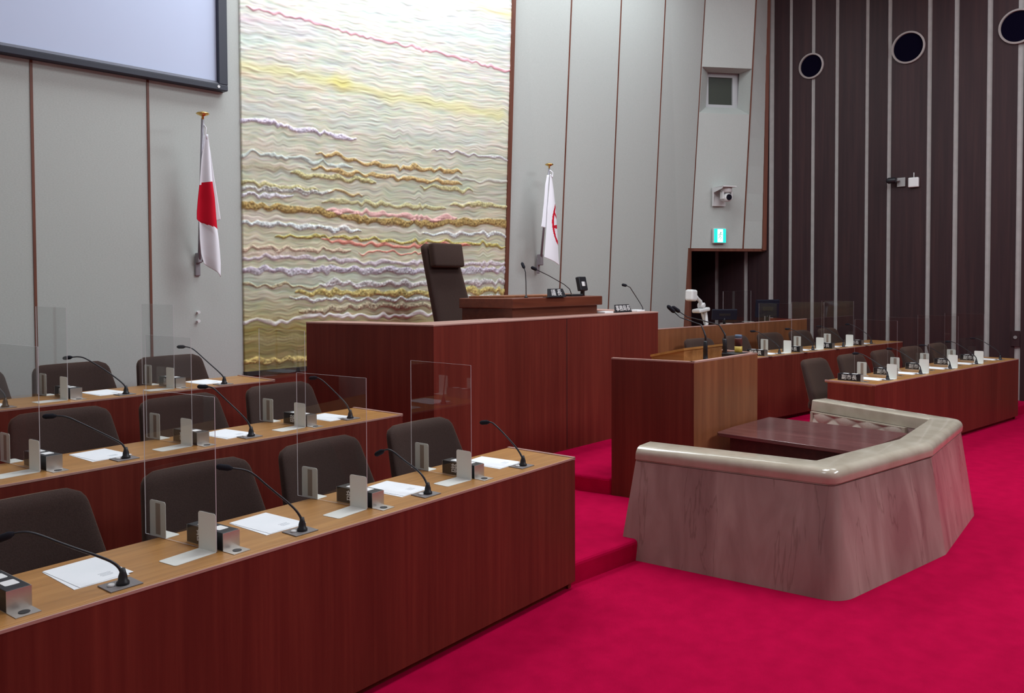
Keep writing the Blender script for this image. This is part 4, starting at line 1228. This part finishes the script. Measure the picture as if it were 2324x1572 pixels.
def name_plate(label, loc, rotz, w, txt, size):
    t = thing('name_plate', label, 'name plate', loc, rotz, 'desk name plates')
    m_ = MB(); m_.extr([(-w / 2 - .02, -.03, 0), (w / 2 + .02, -.03, 0), (w / 2 - .012, -.004, .09), (-w / 2 + .012, -.004, .09)], (0, .012, 0), .002)
    m_.box2((-w / 2, -.03, 0), (w / 2, .06, .006)); np_ = m_.build('plate', M['black'], t)
    m_ = MB(); text_into(m_, txt, size, frame3((0, -.0185, .045), (1, 0, 0), (0, .026, .09)), .0012); m_.build('lettering', M['label'], np_)
    return t


name_plate('black name plate with two white characters on the presiding bench', (6.47 * 1.022, 5.63, ZBT), 0, .26, '議 長', .075)
p = aty(1411, 707, 5.62)
name_plate('black name plate with four white characters on the dais right end', (p.x, 5.62, ZD), .02, .30, '事務局長', .072)


def simple_mic(label, b, pts, r=.005, head=.016, base=None, name='gooseneck_microphone'):
    t = thing(name, label, 'microphone', b, 0, 'microphones on the dais')
    P = [Vector(p) - Vector(b) for p in pts]
    m_ = MB()
    if base: m_.box((base[0] / 2 - .05, 0, .012), (base[0], base[1], .024), None, .006); start = .02
    else: m_.lathe([(.02, 0), (.02, .01), (.010, .016), (.009, .03)], (0, 0, 0), 12)
    m_.build('base', M['black'], t)
    m_ = MB(); m_.tube(P[:-1] + [P[-2] + (P[-1] - P[-2]) * .2], r, 8); m_.build('gooseneck', M['stem'], t)
    d = (P[-1] - P[-2]).normalized(); s = P[-2]
    m_ = MB(); m_.tube([s, s + d * .01, s + d * .02, s + d * .07, s + d * .082, s + d * .087], [.007, head * .8, head, head, head * .7, .002], 12); m_.build('foam_head', M['blackmat'], t)
    return t


g = lambda x, y, Y: aty(x, y, Y)
b = g(1194, 669, 5.72); b.z = ZBT
simple_mic('upright gooseneck microphone standing on the presiding bench left side', b, [b + Vector((0, 0, .02)), g(1193.5, 640, 5.72), g(1192.5, 618, 5.72), g(1190, 609, 5.73), g(1187, 602, 5.76)], .0045)
b = g(1297, 667, 5.78); b.z = ZBT
simple_mic('long slanting gooseneck microphone on a black base on the presiding bench', b, [b + Vector((.0, 0, .02)), g(1293, 656, 5.78), g(1280, 645, 5.78), g(1245, 625, 5.78), g(1218, 612, 5.78), g(1203, 605, 5.78)], .0045, .018, (.20, .09))
b = g(1459, 705, 5.62); b.z = ZD
simple_mic('gooseneck microphone at the right end of the dais, beside a name plate', b, [b + Vector((0, 0, .02)), g(1458, 697, 5.62), g(1453, 688, 5.62), g(1437, 663, 5.62), g(1430, 652, 5.62), g(1422, 648, 5.62), g(1413, 646, 5.62)], .005, .017)
# countdown timer on a stand
b = g(1325, 669, 5.85); b.z = ZBT
t = thing('timer_display', 'black square timer with a small white window on the presiding bench', 'timer', b, .12)
R_ = Matrix.Rotation(math.radians(-12), 3, 'X')
m_ = MB(); m_.box((-.045, 0, .135), (.155, .05, .16), R_, .01); cs = m_.build('case', M['black'], t)
m_ = MB(); m_.box((-.055, -.026, .135), (.055, .006, .052), R_, .004); m_.build('window', M['label'], cs)
m_ = MB(); m_.box((-.018, -.027, .135), (.018, .006, .05), R_, .002); m_.build('grey_window', M['grey_metal'], cs)
m_ = MB(); m_.extr([(-.02, .0, .07), (.02, .0, .07), (.05, .02, 0), (.0, .02, 0)], (0, .03, 0)); m_.build('stand', M['black'], t)
for i, (x, y) in enumerate(((1372, 707), (1444, 705))):
    p = g(x, y, 5.66)
    o = MB().box((0, 0, .009), (.17, .13, .018), .05, .002).build('paper_stack', M['paper']); o.location = (p.x, 5.66, ZD)
    tag(o, ['small stack of cream papers on the dais left of the four-character plate', 'small stack of cream papers on the dais right of the four-character plate'][i], 'papers', 'papers on the dais')

# ================================================================== CLERK COUNTER EQUIPMENT
CT = ZR3 - .07                                   # clerk desk surface
CD = lambda s, v, z=CT: Vector((ER3.x - 1.1 + s * math.cos(AR3) - v * math.sin(AR3), ER3.y + 1.1 * math.tan(-AR3) + s * math.sin(AR3) + v * math.cos(AR3), z))


def monitor(label, loc, rotz, w, h, tilt):
    t = thing('monitor', label, 'monitor', loc, rotz, 'monitors on the clerk counter')
    R_ = Matrix.Rotation(tilt, 3, 'X')
    m_ = MB(); m_.box((0, 0, .09 + h / 2), (w, .045, h), R_, .008); bc = m_.build('back_case', M['monitor'], t)
    m_ = MB(); m_.box((0, -.024, .09 + h * .5), (w * .45, .004, h * .22), R_); m_.build('cover_plate', M['black'], bc)
    m_ = MB(); m_.tube([(0, .01, .01), (0, .01, .16)], .022, 10); m_.build('neck', M['black'], t)
    m_ = MB(); m_.lathe([(.11, 0), (.11, .01), (.03, .016)], (0, .01, 0), 20); m_.build('foot', M['black'], t)
    return t


p = aty(1644, 735, 6.55); monitor('low dark monitor seen from behind, left of two on the clerk counter', (p.x, 6.55, CT), -.75, .40, .17, .2)
p = aty(1741, 735, 6.40); monitor('taller dark blue monitor seen from behind, right of two on the clerk counter', (p.x, 6.40, CT), -.6, .42, .30, .1)
# document camera
b = aty(1598, 738, 6.30)
t = thing('document_camera', 'white jointed document camera with a boxy head on the clerk counter', 'camera', (b.x, 6.30, CT)); O = Vector((b.x, 6.30, CT))
def dp(x, y, Y=6.30): return aty(x, y, Y) - O
m_ = MB(); m_.box(Vector((0, .06, .015)), (.24, .20, .03), None, .01); m_.build('base', M['white_plastic'], t)
m_ = MB(); m_.tube([Vector((.02, 0, .02)), dp(1604, 735), dp(1600, 705)], [.028, .026, .03], 10); m_.tube([dp(1600, 735, 6.33), dp(1592, 706, 6.33)], [.018, .018], 8); m_.build('lower_arm', M['white_plastic'], t)
c_ = (dp(1575, 706) + dp(1607, 701)) / 2
m_ = MB(); m_.box(c_, (.30, .14, .055), Matrix.Rotation(math.radians(-5), 3, 'Y'), .02, 3); m_.build('light_head', M['white_plastic'], t)
m_ = MB(); m_.tube([dp(1592, 697), dp(1589, 683), dp(1582, 676), dp(1578, 670)], [.035, .028, .025, .025], 10); m_.lathe([(.02, -.05), (.042, -.045), (.042, .045), (.02, .05)], dp(1592, 693), 14, 'Y'); m_.build('upper_arm', M['white_plastic'], t)
m_ = MB(); m_.box(dp(1569, 670), (.15, .13, .165), Matrix.Rotation(math.radians(4), 3, 'Y'), .03, 3); m_.build('camera_head', M['white_plastic'], t)
# acrylic screen and small steel stand on the counter
p0_ = aty(1641, 735, 6.85); p1_ = aty(1704, 735, 6.85)
t = thing('acrylic_partition', 'tinted clear partition standing on the clerk counter behind the low monitor', 'partition', ((p0_.x + p1_.x) / 2, 6.85, CT))
ww = p1_.x - p0_.x; ht = aty(1641, 661, 6.85).z - CT
m_ = MB(); m_.box2((-ww / 2, -.002, .003), (ww / 2, .002, ht)); m_.bm.normal_update()
for f_ in m_.bm.faces:
    if abs(f_.normal.y) < .5: f_.material_index = 1
m_.build('clear_sheet', [M['acrylic'], M['acrylic_edge']], t)
m_ = MB(); m_.box2((-ww / 2 + .05, -.09, 0), (-ww / 2 + .15, .09, .003)); m_.build('bracket', M['white_metal'], t)
m_ = MB(); m_.box2((ww / 2 - .15, -.09, 0), (ww / 2 - .05, .09, .003)); m_.build('bracket', M['white_metal'], t)
p = aty(1751, 729, 6.15)
t = thing('steel_stand', 'small steel stand at the foot of the right monitor', 'stand', (p.x, 6.22, CT))
m_ = MB(); m_.box2((-.10, 0, 0), (.09, .12, .004)); m_.box2((-.10, 0, .004), (-.07, .004, .135)); m_.box2((.07, 0, .004), (.09, .004, .135)); m_.box2((-.07, 0, .004), (.07, .004, .05)); m_.build('plate', M['grey_metal'], t)
m_ = MB(); m_.box2((-.06, .01, .05), (.07, .03, .12)); m_.build('dark_holder', M['black'], t)
p = aty(1510, 745, 6.35)
o = MB().box((0, 0, .012), (.30, .18, .024), .1, .003).build('paper_stack', M['paper']); o.location = (p.x, 6.45, CT + .045); o.location.z = CT
tag(o, 'pile of white papers on the clerk counter beside the dais end', 'papers', 'papers on the clerk counter')
for i, (x, y, Y) in enumerate(((1838, 737, 6.0),)):
    pass

# ================================================================== THINGS ON THE CORNER WALL AND DARK WALL
b = onbay(1631, 448); nb_ = bay_n
rz = math.atan2(nb_.x, -nb_.y)
t = thing('security_camera', 'white wall-mounted camera on an angle bracket above the green exit sign', 'camera', b, rz)
# local: -y faces the room
m_ = MB(); m_.box2((-.14, -.012, -.16), (.14, 0, .17), .005); m_.box2((-.14, -.36, .155), (.14, -.0, .175), .005)
m_.extr([(-.14, 0, -.16), (-.14, 0, .17), (-.14, -.36, .17), (-.14, -.33, .13), (-.14, -.06, .08), (-.14, -.03, -.16)], (.008, 0, 0)); m_.build('angle_bracket', M['white_plastic'], t)
m_ = MB(); m_.lathe([(.09, .155), (.10, .14), (.10, .08), (.08, .065)], (.03, -.2, 0), 20); m_.build('pan_base', M['white_plastic'], t)
m_ = MB(); m_.box((-.06, -.2, .02), (.03, .09, .14), None, .008); m_.box((.12, -.2, .02), (.03, .09, .14), None, .008); m_.build('yoke', M['white_plastic'], t)
m_ = MB(); m_.lathe([(.04, .12), (.075, .08), (.08, 0), (.075, -.06), (.05, -.085)], (.03, -.2, -.02), 20, 'Y'); cb = m_.build('camera_body', M['white_plastic'], t)
m_ = MB(); m_.lathe([(.052, -.095), (.055, -.08), (.055, -.07)], (.03, -.2, -.02), 20, 'Y'); m_.build('lens', M['lens'], cb)
b = onbay(1630.5, 535)
t = thing('exit_sign', 'lit green and white emergency exit sign over the dark passage', 'sign', b, rz)
e0, e1 = onbay(1616, 535), onbay(1646, 535); ew = (e1 - e0).length; eh = onbay(1630, 518).z - onbay(1630, 552).z
m_ = MB(); m_.box2((-ew / 2, -.05, -eh / 2), (ew / 2, 0, eh / 2), .008); m_.build('case', M['white_plastic'], t)
m_ = MB(); m_.box2((-ew / 2 + .008, -.054, -eh / 2 + .01), (ew / 2 - .008, -.05, eh / 2 - .01)); m_.build('green_face', M['exit_green'], t)
m_ = MB(); m_.box2((-ew * .20, -.057, -eh / 2 + .02), (ew * .22, -.054, eh / 2 - .02), .0); wdw = m_.build('white_doorway', M['exit_white'], t)
m_ = MB(); sF = .001 * 1.0
m_.lathe([(.013, 0), (.013, .002)], (.012, -.0595, .055), 12, 'Y')
for pth in ([(.008, .04), (-.006, .0)], [(-.006, .0), (.018, -.03), (.006, -.065)], [(-.006, .0), (-.02, -.035), (-.045, -.045)], [(.006, .035), (.03, .015), (.045, .03)], [(.006, .035), (-.022, .028), (-.035, .005)]):
    m_.tube([(x, -.0582, z) for x, z in pth], .0055, 6)
m_.build('running_figure', M['exit_dark'], wdw)
# small devices on the dark wall
P = atpl(2042, 414, (XR, 0, 0), (1, 0, 0))
t = thing('spotlight', 'small grey wall spotlight left of the white box on the dark wall', 'lamp', (XR, P.y, P.z))
m_ = MB(); m_.box((-.015, -.03, 0), (.03, .13, .15), None, .005); m_.build('wall_plate', M['grey_metal'], t)
m_ = MB(); m_.tube([(-.03, 0, .02), (-.09, .01, .03)], .016, 8); m_.build('arm', M['grey_metal'], t)
m_ = MB(); m_.lathe([(.035, -.07), (.05, -.05), (.05, .05), (.03, .08)], (-.12, .09, .03), 14, 'Y'); m_.build('lamp_head', M['black'], t)
P = atpl(2075, 414, (XR, 0, 0), (1, 0, 0))
t = thing('wireless_box', 'white wireless box with a short antenna on the dark plank wall', 'wireless device', (XR, P.y, P.z))
m_ = MB(); m_.box((-.03, 0, 0), (.06, .16, .16), None, .015, 3); m_.build('case', M['white_plastic'], t)
m_ = MB(); m_.tube([(-.02, 0, .075), (-.02, 0, .16)], .007, 8); m_.build('antenna', M['white_plastic'], t)
P = atpl(2305, 768, (XR, 0, 0), (1, 0, 0))
t = thing('wall_socket', 'dark wall plate with a pale round button on the rightmost grey strip', 'wall plate', (XR, P.y, P.z))
m_ = MB(); m_.box((-.01, 0, 0), (.02, .12, .24), None, .004); m_.build('plate', M['plank'], t)
m_ = MB(); m_.lathe([(.026, 0), (.026, -.012)], (-.02, 0, .02), 16, 'X'); m_.build('button', M['grey_metal'], t)
